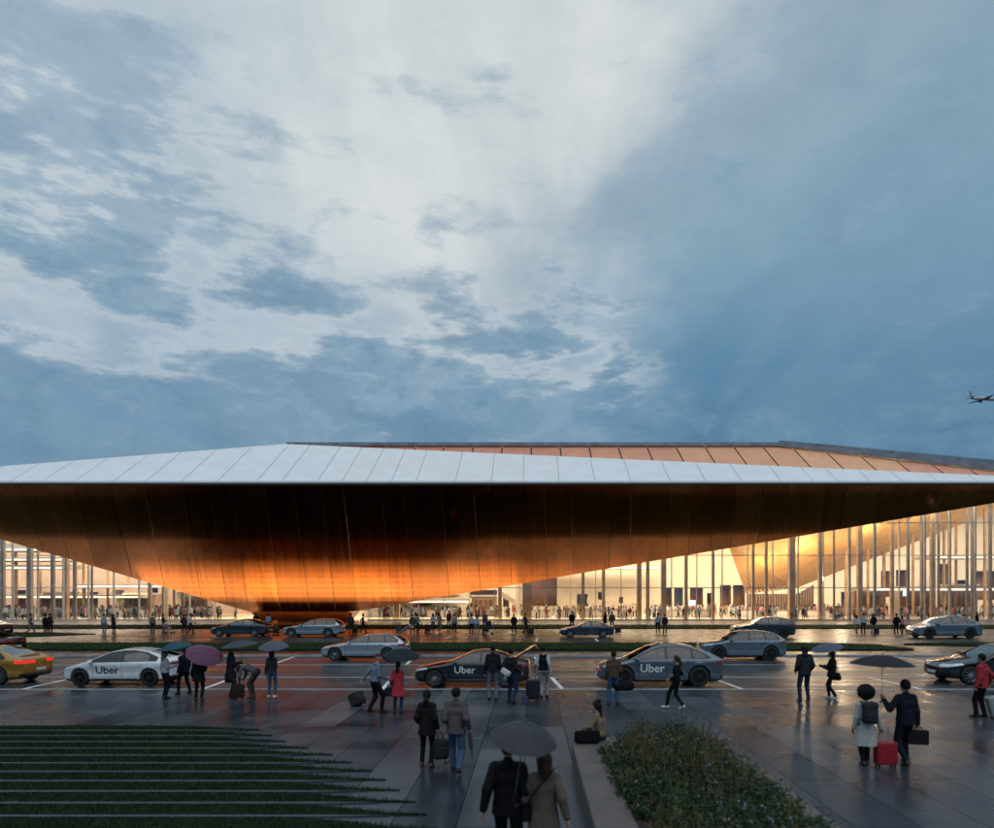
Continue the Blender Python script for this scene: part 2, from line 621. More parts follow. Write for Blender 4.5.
def wet_asphalt(name, col, r0, r1, spec=0.5, stretch=(0.12, 1.0, 1.0)):
    m, nt, b = new_mat(name)
    tc = N(nt, 'ShaderNodeTexCoord')
    mp = N(nt, 'ShaderNodeMapping')
    mp.inputs['Scale'].default_value = stretch
    L(nt, tc.outputs['Object'], mp.inputs[0])
    n1 = N(nt, 'ShaderNodeTexNoise', i_Scale=0.9, i_Detail=6.0, i_Roughness=0.6)
    L(nt, mp.outputs[0], n1.inputs['Vector'])
    n2 = N(nt, 'ShaderNodeTexNoise', i_Scale=40.0, i_Detail=4.0)
    L(nt, tc.outputs['Object'], n2.inputs['Vector'])
    c = ramp(nt, n1.outputs[0], [(0.3, tuple(k * 0.75 for k in col)), (0.7, tuple(k * 1.3 for k in col))])
    c = mixc(nt, 1.0, c, ramp(nt, n2.outputs[0], [(0.3, (0.7, 0.7, 0.7)), (0.7, (1.3, 1.3, 1.3))]), 'MULTIPLY')
    L(nt, c, b.inputs['Base Color'])
    L(nt, maprange(nt, n1.outputs[0], 0.34, 0.62, r0, r1, True), b.inputs['Roughness'])
    setp(b, spec=spec)
    bp = N(nt, 'ShaderNodeBump', i_Strength=0.25, i_Distance=0.008)
    L(nt, n2.outputs[0], bp.inputs['Height'])
    L(nt, bp.outputs[0], b.inputs['Normal'])
    return m


def grass_mat(name, a, b_, scale=3.0):
    m, nt, b = new_mat(name)
    tc = N(nt, 'ShaderNodeTexCoord')
    n1 = N(nt, 'ShaderNodeTexNoise', i_Scale=scale, i_Detail=6.0)
    L(nt, tc.outputs['Object'], n1.inputs['Vector'])
    L(nt, ramp(nt, n1.outputs[0], [(0.3, a), (0.7, b_)]), b.inputs['Base Color'])
    setp(b, rough=0.85, spec=0.06)
    return m


M_STONE = wet_stone()
M_ROAD = wet_asphalt('wet_asphalt', (0.036, 0.041, 0.050), 0.22, 0.40, 0.45)
M_DRIVE = wet_asphalt('wet_drive', (0.040, 0.038, 0.037), 0.22, 0.38, 0.75)
M_PAVE = wet_asphalt('pale_paving', (0.022, 0.021, 0.021), 0.22, 0.38, 0.55, (1, 1, 1))
M_FORE = wet_asphalt('forecourt_stone', (0.075, 0.066, 0.060), 0.22, 0.38, 0.6, (1, 1, 1))
M_KERB = simple('kerb_granite', (0.34, 0.35, 0.36), 0.45, scale=3)
M_PAINT = simple('road_paint', (0.72, 0.73, 0.74), 0.45, scale=2.5, var=0.2)
M_SOIL = simple('soil', (0.028, 0.022, 0.016), 0.9, bump=0.6)
M_GRASSBED = grass_mat('turf_bed', (0.008, 0.014, 0.007), (0.018, 0.028, 0.012))
M_BLADE = grass_mat('grass_blades', (0.006, 0.016, 0.007), (0.017, 0.036, 0.012), 0.8)

Y_PL, Y_L1, Y_L2, Y_R, Y_S, Y_M, Y_D, Y_W, Y_G, Y_F = 25.2, 29.5, 34.5, 38.9, 41.4, 47.0, 55.6, 65.5, 72.5, 85.9
ROAD_Z = -0.10


def sheet(name, x0, x1, y0, y1, z, mat, nx=1, ny=1, kind='structure'):
    mb = MB()
    for i in range(nx):
        for j in range(ny):
            xa, xb = x0 + (x1 - x0) * i / nx, x0 + (x1 - x0) * (i + 1) / nx
            ya, yb = y0 + (y1 - y0) * j / ny, y0 + (y1 - y0) * (j + 1) / ny
            mb.quad((xa, ya, z), (xb, ya, z), (xb, yb, z), (xa, yb, z))
    return tag(mb.build(name, mat), kind=kind)


sheet('ground', -2500, 2500, -400, 4000, -0.16, simple('far_ground', (0.05, 0.05, 0.05), 0.8, scale=0.02))
sheet('plaza', -60, 60, -12, Y_PL - 0.16, 0.0, M_STONE)
sheet('road', -120, 120, Y_PL, Y_R, ROAD_Z, M_ROAD)
sheet('pavement', -120, 120, Y_R + 0.16, Y_S, 0.0, M_PAVE)
sheet('driveway', -120, 120, Y_S, Y_D, -0.004, M_DRIVE)
sheet('walkway', -120, 120, Y_D, 70.0, 0.0, M_PAVE)
sheet('forecourt', -120, 120, 70.0, Y_F, 0.004, M_FORE)

kb = MB()
for y0, y1 in ((Y_PL - 0.16, Y_PL), (Y_R, Y_R + 0.16)):
    for i in range(80):
        xa = -80 + i * 2.0
        kb.box(xa + 0.004, xa + 1.996, y0, y1, -0.15, 0.012)
tag(kb.build('kerb', M_KERB, bevel=0.008), kind='structure')

pm = MB()


def stripe(x0, y0, x1, y1, w, z=ROAD_Z + 0.004):
    a, b = Vector((x0, y0, z)), Vector((x1, y1, z))
    n = (b - a).normalized().cross(Vector((0, 0, 1))) * (w / 2)
    pm.quad(a - n, b - n, b + n, a + n)


for yy, w in ((Y_PL + 0.12, 0.11), (Y_L1, 0.10), (Y_L2, 0.10)):
    stripe(-100, yy, 100, yy, w)
for k in range(-6, 8):
    x = 1.15 + 6.85 * k
    stripe(x + 0.12, Y_PL + 0.25, x - 0.22, Y_L1 - 0.1, 0.17)
    stripe(x - 0.6, Y_L2 + 0.15, x - 0.9, Y_R - 0.1, 0.15)
for px, y in ((448, 637), (536, 640), (596, 640), (700, 641), (60, 643), (160, 642)):
    g = gp(px, y)
    stripe(g.x, g.y - 1.6, g.x + 0.1, g.y + 1.6, 0.16, 0.004)
tag(pm.build('road_marking', M_PAINT), kind='structure')


# ------------------------------------------------------------------ grass
def blades(pts, h, w, seed, lean=0.5):
    """one thin triangle pair per blade"""
    r = np.random.default_rng(seed)
    n = len(pts)
    a = r.uniform(0, 2 * PI, n)
    hh = h * r.uniform(0.55, 1.25, n)
    ww = w * r.uniform(0.7, 1.3, n)
    lx, ly = np.cos(a + 1.2) * hh * lean * r.uniform(0, 1, n), np.sin(a + 1.2) * hh * lean * r.uniform(0, 1, n)
    b = np.asarray(pts)
    V = np.zeros((n, 3, 3))
    V[:, 0] = b + np.stack([np.cos(a) * ww, np.sin(a) * ww, 0 * a], 1)
    V[:, 1] = b - np.stack([np.cos(a) * ww, np.sin(a) * ww, 0 * a], 1)
    V[:, 2] = b + np.stack([lx, ly, hh], 1)
    return V.reshape(-1, 3), np.arange(n * 3).reshape(-1, 3)


# lawn: fingers of turf between flush stone strips, tapering to points on the right
LAWN_PITCH = 0.672
rows = [(18.18 - LAWN_PITCH * k) for k in range(22)]                 # far edge of each finger
tipx = [-6.95, -6.45, -5.85, -5.1, -4.35, -3.75, -3.15, -2.75, -2.35, -1.95, -1.65, -1.4, -1.3, -1.2, -1.2, -1.3, -1.4, -1.6, -1.8, -2, -2.2, -2.4]
gb, sg = MB(), MB()
gpts = []
for k, yf in enumerate(rows):
    if yf < 4:
        break
    yn = yf - LAWN_PITCH + 0.135
    xt = tipx[k]
    tap = 2.5
    poly = [(-26, yn), (xt - tap, yn), (xt - 0.9, yn + 0.02), (xt, yn + 0.04), (xt - 0.8, yn + 0.16), (xt - tap * 0.62, yf - 0.13), (xt - tap, yf), (-26, yf)]
    gb.prism(poly, 0.002, 0.022)
    sg.prism([(-26, yn - 0.095), (xt - 1.6, yn - 0.095), (xt - 0.6, yn - 0.02), (xt - 1.6, yn - 0.01), (-26, yn - 0.01)], 0.001, 0.026)
    n = int((xt + 22) * (yf - yn) * (1050 if yf > 8 else 300))
    xs = RNG.uniform(-22, xt, n)
    ys = RNG.uniform(yn, yf, n)
    t = np.clip((xs - (xt - tap)) / tap, 0, 1)
    top = yf - (yf - yn - 0.06) * t ** 1.3
    keep = (ys < top) & (ys > yn - 0.01)
    gpts.append(np.stack([xs[keep], ys[keep], np.full(keep.sum(), 0.02)], 1))
tag(sg.build('lawn_edging', simple('edging_stone', (0.032, 0.041, 0.056), 0.42, scale=3, var=0.3)), kind='structure')
lawn_bed = tag(gb.build('lawn', M_GRASSBED), kind='structure')
V, Fq = blades(np.concatenate(gpts), 0.042, 0.007, 3)
tag(mesh_obj('lawn_grass', make_mesh('lawn_grass', V, Fq, [M_BLADE])), kind='stuff')


def median(name, outline, seed, z=0.10, dens=60):
    """raised planted strip with a low domed top and a ragged grass edge"""
    mb = MB()
    mb.prism(outline, -0.01, z)
    tag(mb.build(name, M_GRASSBED), kind='structure')
    xs = [p[0] for p in outline]
    ys = [p[1] for p in outline]
    n = int((max(xs) - min(xs)) * (max(ys) - min(ys)) * dens)
    X, Y = RNG.uniform(min(xs), max(xs), n), RNG.uniform(min(ys), max(ys), n)
    ins = np.zeros(n, bool)
    j = len(outline) - 1
    for i in range(len(outline)):
        (xi, yi), (xj, yj) = outline[i], outline[j]
        c = ((yi > Y) != (yj > Y)) & (X < (xj - xi) * (Y - yi) / (yj - yi + 1e-12) + xi)
        ins ^= c
        j = i
    return np.stack([X[ins], Y[ins], np.full(ins.sum(), z)], 1)


mp_ = []
g1, g2 = gp(915, 650.5), gp(850, 645)
mp_.append(median('grass_median', [(-62, Y_S + 0.25), (g1.x - 0.8, Y_S + 0.25), (g1.x, Y_S + 0.55), (g2.x + 1.4, Y_M - 1.6), (g2.x - 2.2, Y_M), (-62, Y_M)], 1))
g3 = gp(925, 648)
mp_.append(median('grass_median', [(g3.x, 46.2), (g3.x + 5, 44.6), (g3.x + 12, 43.4), (62, 43.4), (62, 47.2), (g3.x + 3, 47.2)], 2))
mp_.append(median('grass_verge', [(-95, 66.2), (90, 66.2), (90, 72.6), (-95, 72.6)], 3, dens=30))
mp_.append(median('grass_wedge', [(-62, 52.2), (-42, 52.0), gp(96, 634.5)[:2], (-42, 59.5), (-62, 59.5)], 4, z=0.06))
V, Fq = blades(np.concatenate(mp_), 0.09, 0.022, 8)
tag(mesh_obj('verge_grass', make_mesh('verge_grass', V, Fq, [grass_mat('verge_blades', (0.030, 0.058, 0.020), (0.065, 0.105, 0.038), 0.6)])), kind='stuff')

# ------------------------------------------------------------------ terminal building
T = tag(empty('terminal_building', (0, 84, 0)), 'long terminal hall with a copper bellied wedge canopy and white folded roof over lit glass', 'terminal building')
T_INV = Matrix.Translation((0, -84, 0))


def tb(mb, name, mats, parent=None, smooth=False, bevel=0.0):
    o = mesh_obj(name, mb.mesh(name, mats, smooth, bevel))
    if parent is None:
        o.parent = T
        o.matrix_parent_inverse = T_INV
    else:
        o.parent = parent
    return o


ZE = 12.5                                                            # eave height
CL = pd(-195, 482, 55.0)
CR = pd(1127, 480.5, 55.0)
TL, TR = pd(250, 612.0, 84.0), pd(353, 612.0, 84.0)


def copper(name, col, rough, k):
    m, nt, b = new_mat(name)
    tc = N(nt, 'ShaderNodeTexCoord')
    at = N(nt, 'ShaderNodeAttribute', attribute_name='ruling')
    oz = N(nt, 'ShaderNodeSeparateXYZ')
    L(nt, tc.outputs['Object'], oz.inputs[0])
    mp = N(nt, 'ShaderNodeCombineXYZ')
    L(nt, math_(nt, 'MULTIPLY', at.outputs['Fac'], 0.11), mp.inputs[0])
    L(nt, math_(nt, 'MULTIPLY', oz.outputs[2], 0.05), mp.inputs[1])
    n1 = N(nt, 'ShaderNodeTexNoise', i_Scale=2.3, i_Detail=7.0, i_Roughness=0.65)
    L(nt, mp.outputs[0], n1.inputs['Vector'])
    n2 = N(nt, 'ShaderNodeTexNoise', i_Scale=0.22, i_Detail=4.0)
    L(nt, tc.outputs['Object'], n2.inputs['Vector'])
    c = ramp(nt, n1.outputs[0], [(0.3, tuple(q * 0.66 for q in col)), (0.7, tuple(min(1, q * 1.22) for q in col))])
    c = mixc(nt, 1.0, c, ramp(nt, n2.outputs[0], [(0.3, (0.8, 0.74, 0.7)), (0.7, (1.1, 1.08, 1.1))]), 'MULTIPLY')
    L(nt, c, b.inputs['Base Color'])
    L(nt, maprange(nt, n1.outputs[0], 0.3, 0.7, rough - 0.03, rough + 0.05), b.inputs['Roughness'])
    setp(b, metal=1.0)
    bp = N(nt, 'ShaderNodeBump', i_Strength=0.02, i_Distance=0.04)
    L(nt, n1.outputs[0], bp.inputs['Height'])
    L(nt, bp.outputs[0], b.inputs['Normal'])
    return m


M_COP = [copper('copper_panel', (0.64, 0.215, 0.042), 0.11, 0), copper('copper_panel_dark', (0.50, 0.165, 0.032), 0.125, 1), copper('copper_panel_bright', (0.72, 0.27, 0.058), 0.115, 2)]
M_DARK = simple('dark_joint', (0.02, 0.018, 0.017), 0.6)


def low_point(lx):
    k = (lx - CX) / F
    segs = ((CL, TL), (TL, TR), (TR, CR))
    for A, B in segs:
        pa, pb = CX + F * A.x / A.y, CX + F * B.x / B.y
        if pa - 1e-6 <= lx <= pb + 1e-6:
            u = (k * A.y - A.x) / ((B.x - A.x) - k * (B.y - A.y))
            return A.lerp(B, min(1, max(0, u)))
    return CL if lx < 0 else CR


def lean(tx):
    return float(np.interp(tx, [-195, 0, 340, 600, 994, 1127], [0, 26, 15, 0, -12, 0]))


edges = [-195.0]
while edges[-1] < 1127:
    edges.append(edges[-1] + random.choice([22, 27, 30, 33, 38]))
edges[-1] = 1127.0
NS = 26
cb = MB()
rule = []
for a, b in zip(edges[:-1], edges[1:]):
    mi = random.choice([0, 0, 1, 1, 2])
    jig = random.uniform(-0.05, 0.05)
    cols = [a, a + 0.45, (a + b) / 2, b] if b - a > 2 else [a, b]
    grid = []
    for tx in cols:
        tp = pd(tx, 482, 55.0)
        lp = low_point(min(1127, max(-195, tx + lean(tx))))
        col_ = []
        for j in range(NS + 1):
            s = j / NS
            p = tp.lerp(lp, s)
            sag = math.sin(PI * s) * (0.05 + jig * 0.6) * min(1, (lp - tp).length / 12)
            col_.append(p + Vector((0, 0.25, -1)) * sag)
        grid.append(col_)
    for i in range(len(cols) - 1):
        for j in range(NS):
            cb.quad(grid[i][j], grid[i + 1][j], grid[i + 1][j + 1], grid[i][j + 1], 3 if (i == 0 and len(cols) > 2) else mi)
            rule += [cols[i], cols[i + 1], cols[i + 1], cols[i]]
und = tb(cb, 'canopy_underside', [*M_COP, M_DARK])
at_ = und.data.attributes.new('ruling', 'FLOAT', 'POINT')
at_.data.foreach_set('value', np.array(rule, dtype=np.float32))

ft = MB()
ft.quad(TL + Vector((0, 0.05, 0)), TR + Vector((0, 0.05, 0)), TR + Vector((-1.0, 0.9, -TR.z)), TL + Vector((1.0, 0.9, -TL.z)))
ft.quad(TL + Vector((0, 0.05, 0)), TL + Vector((1.0, 0.9, -TL.z)), TL + Vector((1.0, 3.5, -TL.z)), TL + Vector((0, 3.5, 0)))
ft.quad(TR + Vector((0, 0.05, 0)), TR + Vector((-1.0, 0.9, -TR.z)), TR + Vector((-1.0, 3.5, -TR.z)), TR + Vector((0, 3.5, 0)))
tb(ft, 'canopy_foot', [simple('foot_copper', (0.30, 0.10, 0.035), 0.4, metal=0.5, scale=0.6)])

# pale roof facing the plaza, sloping back to an off-centre peak
SL = 0.62
AP = pd(285, 444.5, 62.6)
M_WHITE = simple('white_roof_panel', (0.78, 0.81, 0.83), 0.42, scale=0.8, var=0.045, bump=0.02)
M_GREY = simple('grey_roof_metal', (0.22, 0.26, 0.30), 0.45, metal=0.2, scale=1.0)


def ytop(x):
    return float(np.interp(x, [CL.x, AP.x, CR.x], [55.02, AP.y, 55.02]))


def zroof(y):
    return ZE + 0.02 + SL * (y - 55.0)


rb, ub = MB(), MB()
xs = [CL.x]
while xs[-1] < CR.x:
    xs.append(xs[-1] + random.choice([2.0, 2.6, 2.9, 2.9, 3.2]))
xs[-1] = CR.x
for a, b in zip(xs[:-1], xs[1:]):
    g = 0.02
    pts = [a + g, b - g]
    if a + g < AP.x < b - g:
        pts = [a + g, AP.x, b - g]
    for p, q in zip(pts[:-1], pts[1:]):
        rb.quad((p, 55.0, zroof(55)), (q, 55.0, zroof(55)), (q, ytop(q), zroof(ytop(q))), (p, ytop(p), zroof(ytop(p))))
for p, q in ((CL.x, AP.x), (AP.x, CR.x)):
    ub.quad((p, 55.0, zroof(55) - 0.05), (q, 55.0, zroof(55) - 0.05), (q, ytop(q), zroof(ytop(q)) - 0.05), (p, ytop(p), zroof(ytop(p)) - 0.05))
roof = tb(rb, 'roof', [M_WHITE])
tb(ub, 'roof_joint', [simple('roof_joint_metal', (0.36, 0.38, 0.40), 0.6)])
fb = MB()
fb.box(CL.x, CR.x, 54.86, 55.02, ZE - 0.10, ZE + 0.05)
fb.box(CL.x, CR.x, 54.90, 55.10, ZE - 0.24, ZE - 0.103, 1)
tb(fb, 'eave_edge', [M_WHITE, M_DARK])

# terracotta glazed slope behind, under a grey ridge cap
M_TERRA = []
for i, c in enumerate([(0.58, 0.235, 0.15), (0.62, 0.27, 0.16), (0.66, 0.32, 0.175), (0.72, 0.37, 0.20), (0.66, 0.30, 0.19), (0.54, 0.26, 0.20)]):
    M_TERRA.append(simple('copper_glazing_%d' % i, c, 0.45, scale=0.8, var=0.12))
    setp(M_TERRA[-1].node_tree.nodes['Principled BSDF'], emit=c, estr=0.10)  # faint glow put into the panels, standing in for hall light
R0, R1, R2 = pd(300, 446.5, 80.0), pd(778, 446.5, 80.0), pd(1062, 477.5, 71.6)


def zt(y):
    return R1.z + SL * (y - 80.0)


tbm, tj = MB(), MB()
x = R0.x - 3.4
k = 0
while x < R2.x - 0.5:
    a, b = x + 0.075, min(x + 3.4 - 0.075, R2.x)

    def yt(q):
        return 80.0 if q <= R1.x else 80.0 + (q - R1.x) / (R2.x - R1.x) * (R2.y - 80.0)
    pts = [a, b] if not (a < R1.x < b) else [a, R1.x, b]
    frac = (x - R0.x) / (R2.x - R0.x)
    mi = min(5, max(0, int(np.interp(frac, [0, 0.35, 0.55, 0.72, 1.0], [0, 1, 2.2, 3.4, 5.2]))))
    for p, q in zip(pts[:-1], pts[1:]):
        tbm.quad((p, 69, zt(69)), (q, 69, zt(69)), (q, yt(q), zt(yt(q))), (p, yt(p), zt(yt(p))), mi)
    x += 3.4
    k += 1
tb(tbm, 'roof_glazing', M_TERRA)
tj.quad((R0.x - 3.4, 69, zt(69) - .12), (R1.x, 69, zt(69) - .12), (R1.x, 80, zt(80) - .12), (R0.x - 3.4, 80, zt(80) - .12))
tj.quad((R1.x, 69, zt(69) - .12), (R2.x, 69, zt(69) - .12), (R2.x, R2.y, zt(R2.y) - .12), (R1.x, 80, zt(80) - .12))
tb(tj, 'glazing_frame', [M_DARK])
rc = MB()


def beam(p, q, w, h, mi=0):
    d = (q - p).normalized()
    s = d.cross(Vector((0, 0, 1))).normalized() * w / 2
    u = Vector((0, 0, h))
    v = [p - s, p + s, p + s + u, p - s + u, q - s, q + s, q + s + u, q - s + u]
    rc.add(v, [(0, 1, 2, 3), (7, 6, 5, 4), (0, 4, 5, 1), (1, 5, 6, 2), (2, 6, 7, 3), (3, 7, 4, 0)], mi)


beam(R0 + Vector((-1.5, 0, 0)), R1, 0.8, 0.42)
beam(R1 + Vector((0.02, 0, 0.0)), R2, 0.8, 0.50)
beam(R1 + Vector((0.5, 0.9, 0.30)), R2 + Vector((4, 1.2, 0.5)), 0.9, 0.55)
tb(rc, 'ridge_cap', [M_GREY])

# hall shell
M_CREAM = simple('cream_wall', (0.66, 0.60, 0.49), 0.7, scale=0.4, var=0.06)
M_TAN = simple('tan_wall', (0.46, 0.34, 0.26), 0.7, scale=0.5, var=0.12)
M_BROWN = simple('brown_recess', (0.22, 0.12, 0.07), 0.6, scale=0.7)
M_BLUEP = simple('blue_grey_panel', (0.16, 0.20, 0.27), 0.4, scale=0.7)
M_CEIL = simple('hall_ceiling', (0.62, 0.55, 0.45), 0.8, scale=0.3)
M_FLOOR = wet_asphalt('hall_floor_stone', (0.52, 0.44, 0.35), 0.22, 0.36, 0.5, (1, 1, 1))
M_TRIM = simple('pale_fin', (0.40, 0.40, 0.40), 0.5, metal=0.0)
sheet('hall_floor', -135, 112, Y_F, 124, 0.004, M_FLOOR)


def wall_open(mb, px0, px1, y, z1, openings, depth=2.2, wall=0, rec=1):
    """back wall at distance y with rectangular recesses given in photo pixels (x0, x1, top, bottom, recess material)"""
    def X(px):
        return (px - CX) * y / F

    def Z(py):
        return max(0.0, CH + (CY - py) * y / F)
    ops = [(X(a), X(b), Z(d), Z(c), m) for a, b, c, d, m in openings]
    xs_ = sorted({X(px0), X(px1), *[o[0] for o in ops], *[o[1] for o in ops]})
    zs_ = sorted({0.0, z1, *[o[2] for o in ops], *[o[3] for o in ops]})
    for xa, xb in zip(xs_[:-1], xs_[1:]):
        for za, zb in zip(zs_[:-1], zs_[1:]):
            xm, zm = (xa + xb) / 2, (za + zb) / 2
            if any(o[0] < xm < o[1] and o[2] < zm < o[3] for o in ops):
                continue
            mb.quad((xa, y, za), (xb, y, za), (xb, y, zb), (xa, y, zb), wall)
    for xa, xb, za, zb, m in ops:
        yb = y + depth
        mb.quad((xa, yb, za), (xb, yb, za), (xb, yb, zb), (xa, yb, zb), m)
        mb.quad((xa, y, za), (xa, yb, za), (xa, yb, zb), (xa, y, zb), m)
        mb.quad((xb, y, za), (xb, yb, za), (xb, yb, zb), (xb, y, zb), m)
        mb.quad((xa, y, zb), (xb, y, zb), (xb, yb, zb), (xa, yb, zb), m)
        mb.quad((xa, y, za), (xb, y, za), (xb, yb, za), (xa, yb, za), m)


hw = MB()
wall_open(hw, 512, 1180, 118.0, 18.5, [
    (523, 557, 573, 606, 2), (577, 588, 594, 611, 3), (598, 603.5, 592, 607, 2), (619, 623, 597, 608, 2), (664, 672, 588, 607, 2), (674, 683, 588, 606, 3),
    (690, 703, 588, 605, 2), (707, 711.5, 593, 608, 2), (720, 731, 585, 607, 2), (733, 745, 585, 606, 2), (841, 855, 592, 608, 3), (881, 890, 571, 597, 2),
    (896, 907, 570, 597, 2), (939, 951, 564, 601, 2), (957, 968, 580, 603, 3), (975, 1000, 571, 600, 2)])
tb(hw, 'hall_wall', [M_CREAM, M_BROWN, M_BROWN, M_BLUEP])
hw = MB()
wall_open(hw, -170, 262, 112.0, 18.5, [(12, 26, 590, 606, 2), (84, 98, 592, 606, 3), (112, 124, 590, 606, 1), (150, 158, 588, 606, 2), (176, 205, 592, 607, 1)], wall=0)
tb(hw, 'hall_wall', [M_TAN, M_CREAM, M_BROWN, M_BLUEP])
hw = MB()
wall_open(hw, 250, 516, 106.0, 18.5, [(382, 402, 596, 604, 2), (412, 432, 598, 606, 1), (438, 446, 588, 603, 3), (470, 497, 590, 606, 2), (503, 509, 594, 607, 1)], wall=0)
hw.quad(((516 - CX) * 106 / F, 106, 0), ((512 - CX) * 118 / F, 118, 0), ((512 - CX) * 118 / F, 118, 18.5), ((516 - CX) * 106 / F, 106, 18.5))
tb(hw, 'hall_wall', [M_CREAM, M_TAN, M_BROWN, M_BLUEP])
cl = MB()
cl.box(-135, 112, 88.5, 119, 18.5, 18.9)
tb(cl, 'ceiling', [M_CEIL])

# gold slatted soffit of the second fold, inside the hall on the right
M_GOLD, nt, b = new_mat('gold_slats')
tc = N(nt, 'ShaderNodeTexCoord')
wv = N(nt, 'ShaderNodeTexWave', wave_type='BANDS', bands_direction='X', i_Scale=0.9, i_Distortion=0.4)
L(nt, tc.outputs['Object'], wv.inputs['Vector'])
nz = N(nt, 'ShaderNodeTexNoise', i_Scale=0.6, i_Detail=5.0)
L(nt, tc.outputs['Object'], nz.inputs['Vector'])
c = ramp(nt, nz.outputs[0], [(0.3, (0.62, 0.34, 0.09)), (0.7, (0.78, 0.48, 0.15))])
L(nt, c, b.inputs['Base Color'])
setp(b, rough=0.5)
bp = N(nt, 'ShaderNodeBump', i_Strength=0.6, i_Distance=0.12)
L(nt, wv.outputs[0], bp.inputs['Height'])
L(nt, bp.outputs[0], b.inputs['Normal'])
V1, V2, V3, V4, V5 = pd(728, 545, 90.5), pd(1160, 436, 90.5), pd(1012, 505, 106), pd(796, 588, 108), pd(746, 594, 108)
sb = MB()
n = 120
for i in range(n):
    t0, t1 = i / n, (i + 0.93) / n
    a0, a1, b0, b1 = V1.lerp(V2, t0), V1.lerp(V2, t1), V4.lerp(V3, t0), V4.lerp(V3, t1)
    sb.quad(a0, a1, b1, b0)
    up = Vector((0, 0.1, 0.35))
    sb.quad(a1, a1 + up, b1 + up, b1)
    sb.quad(a0, a0 + up, b0 + up, b0)
for i in range(12):
    t0, t1 = i / 12, (i + 0.8) / 12
    sb.quad(V1.lerp(V1 + Vector((0.4, 0, 0)), t0), V1.lerp(V1 + Vector((0.4, 0, 0)), t1), V5.lerp(V4, t1), V5.lerp(V4, t0))
up = Vector((0, 0.25, 0.5))
sb.quad(V1 + up, V2 + up, V3 + up, V4 + up, 1)
sb.quad(V1 + up, V4 + up, V5 + up, V5 + up * 1.5, 1)
tb(sb, 'slatted_soffit', [M_GOLD, simple('gold_backing', (0.35, 0.19, 0.06), 0.6)])
bw = MB()
for i in range(26):
    px = 747 + i * 2.6
    p = pd(px, 593.5, 108)
    bw.box(p.x, p.x + 0.3, 108.05, 108.25, 0.01, p.z - 0.05 + (0 if px < 797 else (px - 797) * 0.09))
tb(bw, 'timber_screen', [M_BROWN])

# glazed front: glass sheets, fins and transoms; columns behind
M_GLASS, nt, b = new_mat('facade_glass')
nt.nodes.remove(b)
out = nt.nodes['Material Output']
gl = N(nt, 'ShaderNodeBsdfGlossy')
gl.inputs['Roughness'].default_value = 0.03
tr = N(nt, 'ShaderNodeBsdfTransparent')
tr.inputs[0].default_value = (0.93, 0.95, 0.95, 1)
fr = N(nt, 'ShaderNodeFresnel')
ge = N(nt, 'ShaderNodeNewGeometry')
L(nt, maprange(nt, ge.outputs['Backfacing'], 0, 1, 1.55, 1 / 1.55), fr.inputs[0])
mx = N(nt, 'ShaderNodeMixShader')
L(nt, math_(nt, 'MULTIPLY', fr.outputs[0], 2.0), mx.inputs[0])
L(nt, tr.outputs[0], mx.inputs[1])
L(nt, gl.outputs[0], mx.inputs[2])
L(nt, mx.outputs[0], out.inputs[0])

for nm, pa, pb, ztop_ in (('left', -190, 238, 16.0), ('right', 368, 1180, 16.6)):
    gz, fn = MB(), MB()
    xa, xb = (pa - CX) * 86 / F, (pb - CX) * 86 / F
    x = xa
    while x < xb - 0.5:
        x2 = min(x + 3.2, xb)
        gz.box(x + 0.03, x2 - 0.03, 86.0, 86.03, 0.05, ztop_)
        fn.box(x - 0.025, x + 0.025, 85.85, 86.25, 0.0, ztop_)
        x = x2
    for z in (4.1, 8.2, 12.3):
        fn.box(xa, xb, 85.92, 86.12, z, z + 0.09)
    fn.box(xa, xb, 85.85, 86.2, 0.004, 0.14)
    tb(gz, 'glazing', [M_GLASS])
    tb(fn, 'glazing_fins', [M_TRIM])

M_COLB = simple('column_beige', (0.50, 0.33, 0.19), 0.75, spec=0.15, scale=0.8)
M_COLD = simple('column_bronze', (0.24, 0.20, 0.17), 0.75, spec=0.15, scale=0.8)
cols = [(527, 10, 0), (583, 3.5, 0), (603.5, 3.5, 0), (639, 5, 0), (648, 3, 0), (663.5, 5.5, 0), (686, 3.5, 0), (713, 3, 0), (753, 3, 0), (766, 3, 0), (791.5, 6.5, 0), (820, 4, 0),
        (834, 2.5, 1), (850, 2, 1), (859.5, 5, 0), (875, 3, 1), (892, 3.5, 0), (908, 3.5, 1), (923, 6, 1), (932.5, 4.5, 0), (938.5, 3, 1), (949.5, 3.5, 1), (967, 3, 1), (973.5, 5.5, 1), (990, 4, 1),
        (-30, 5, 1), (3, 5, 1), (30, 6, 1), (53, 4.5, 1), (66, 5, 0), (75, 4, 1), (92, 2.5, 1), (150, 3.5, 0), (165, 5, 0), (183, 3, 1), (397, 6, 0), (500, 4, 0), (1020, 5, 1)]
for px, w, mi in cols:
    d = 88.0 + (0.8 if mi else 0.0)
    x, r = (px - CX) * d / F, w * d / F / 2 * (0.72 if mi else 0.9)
    mb = MB()
    mb.box(x - r, x + r, d - r, d + r, 0.006, 18.45)
    mb.box(x - r - 0.05, x + r + 0.05, d - r - 0.05, d + r + 0.05, 0.006, 0.16)
    tb(mb, 'column', [M_COLD if mi else M_COLB], bevel=0.03)

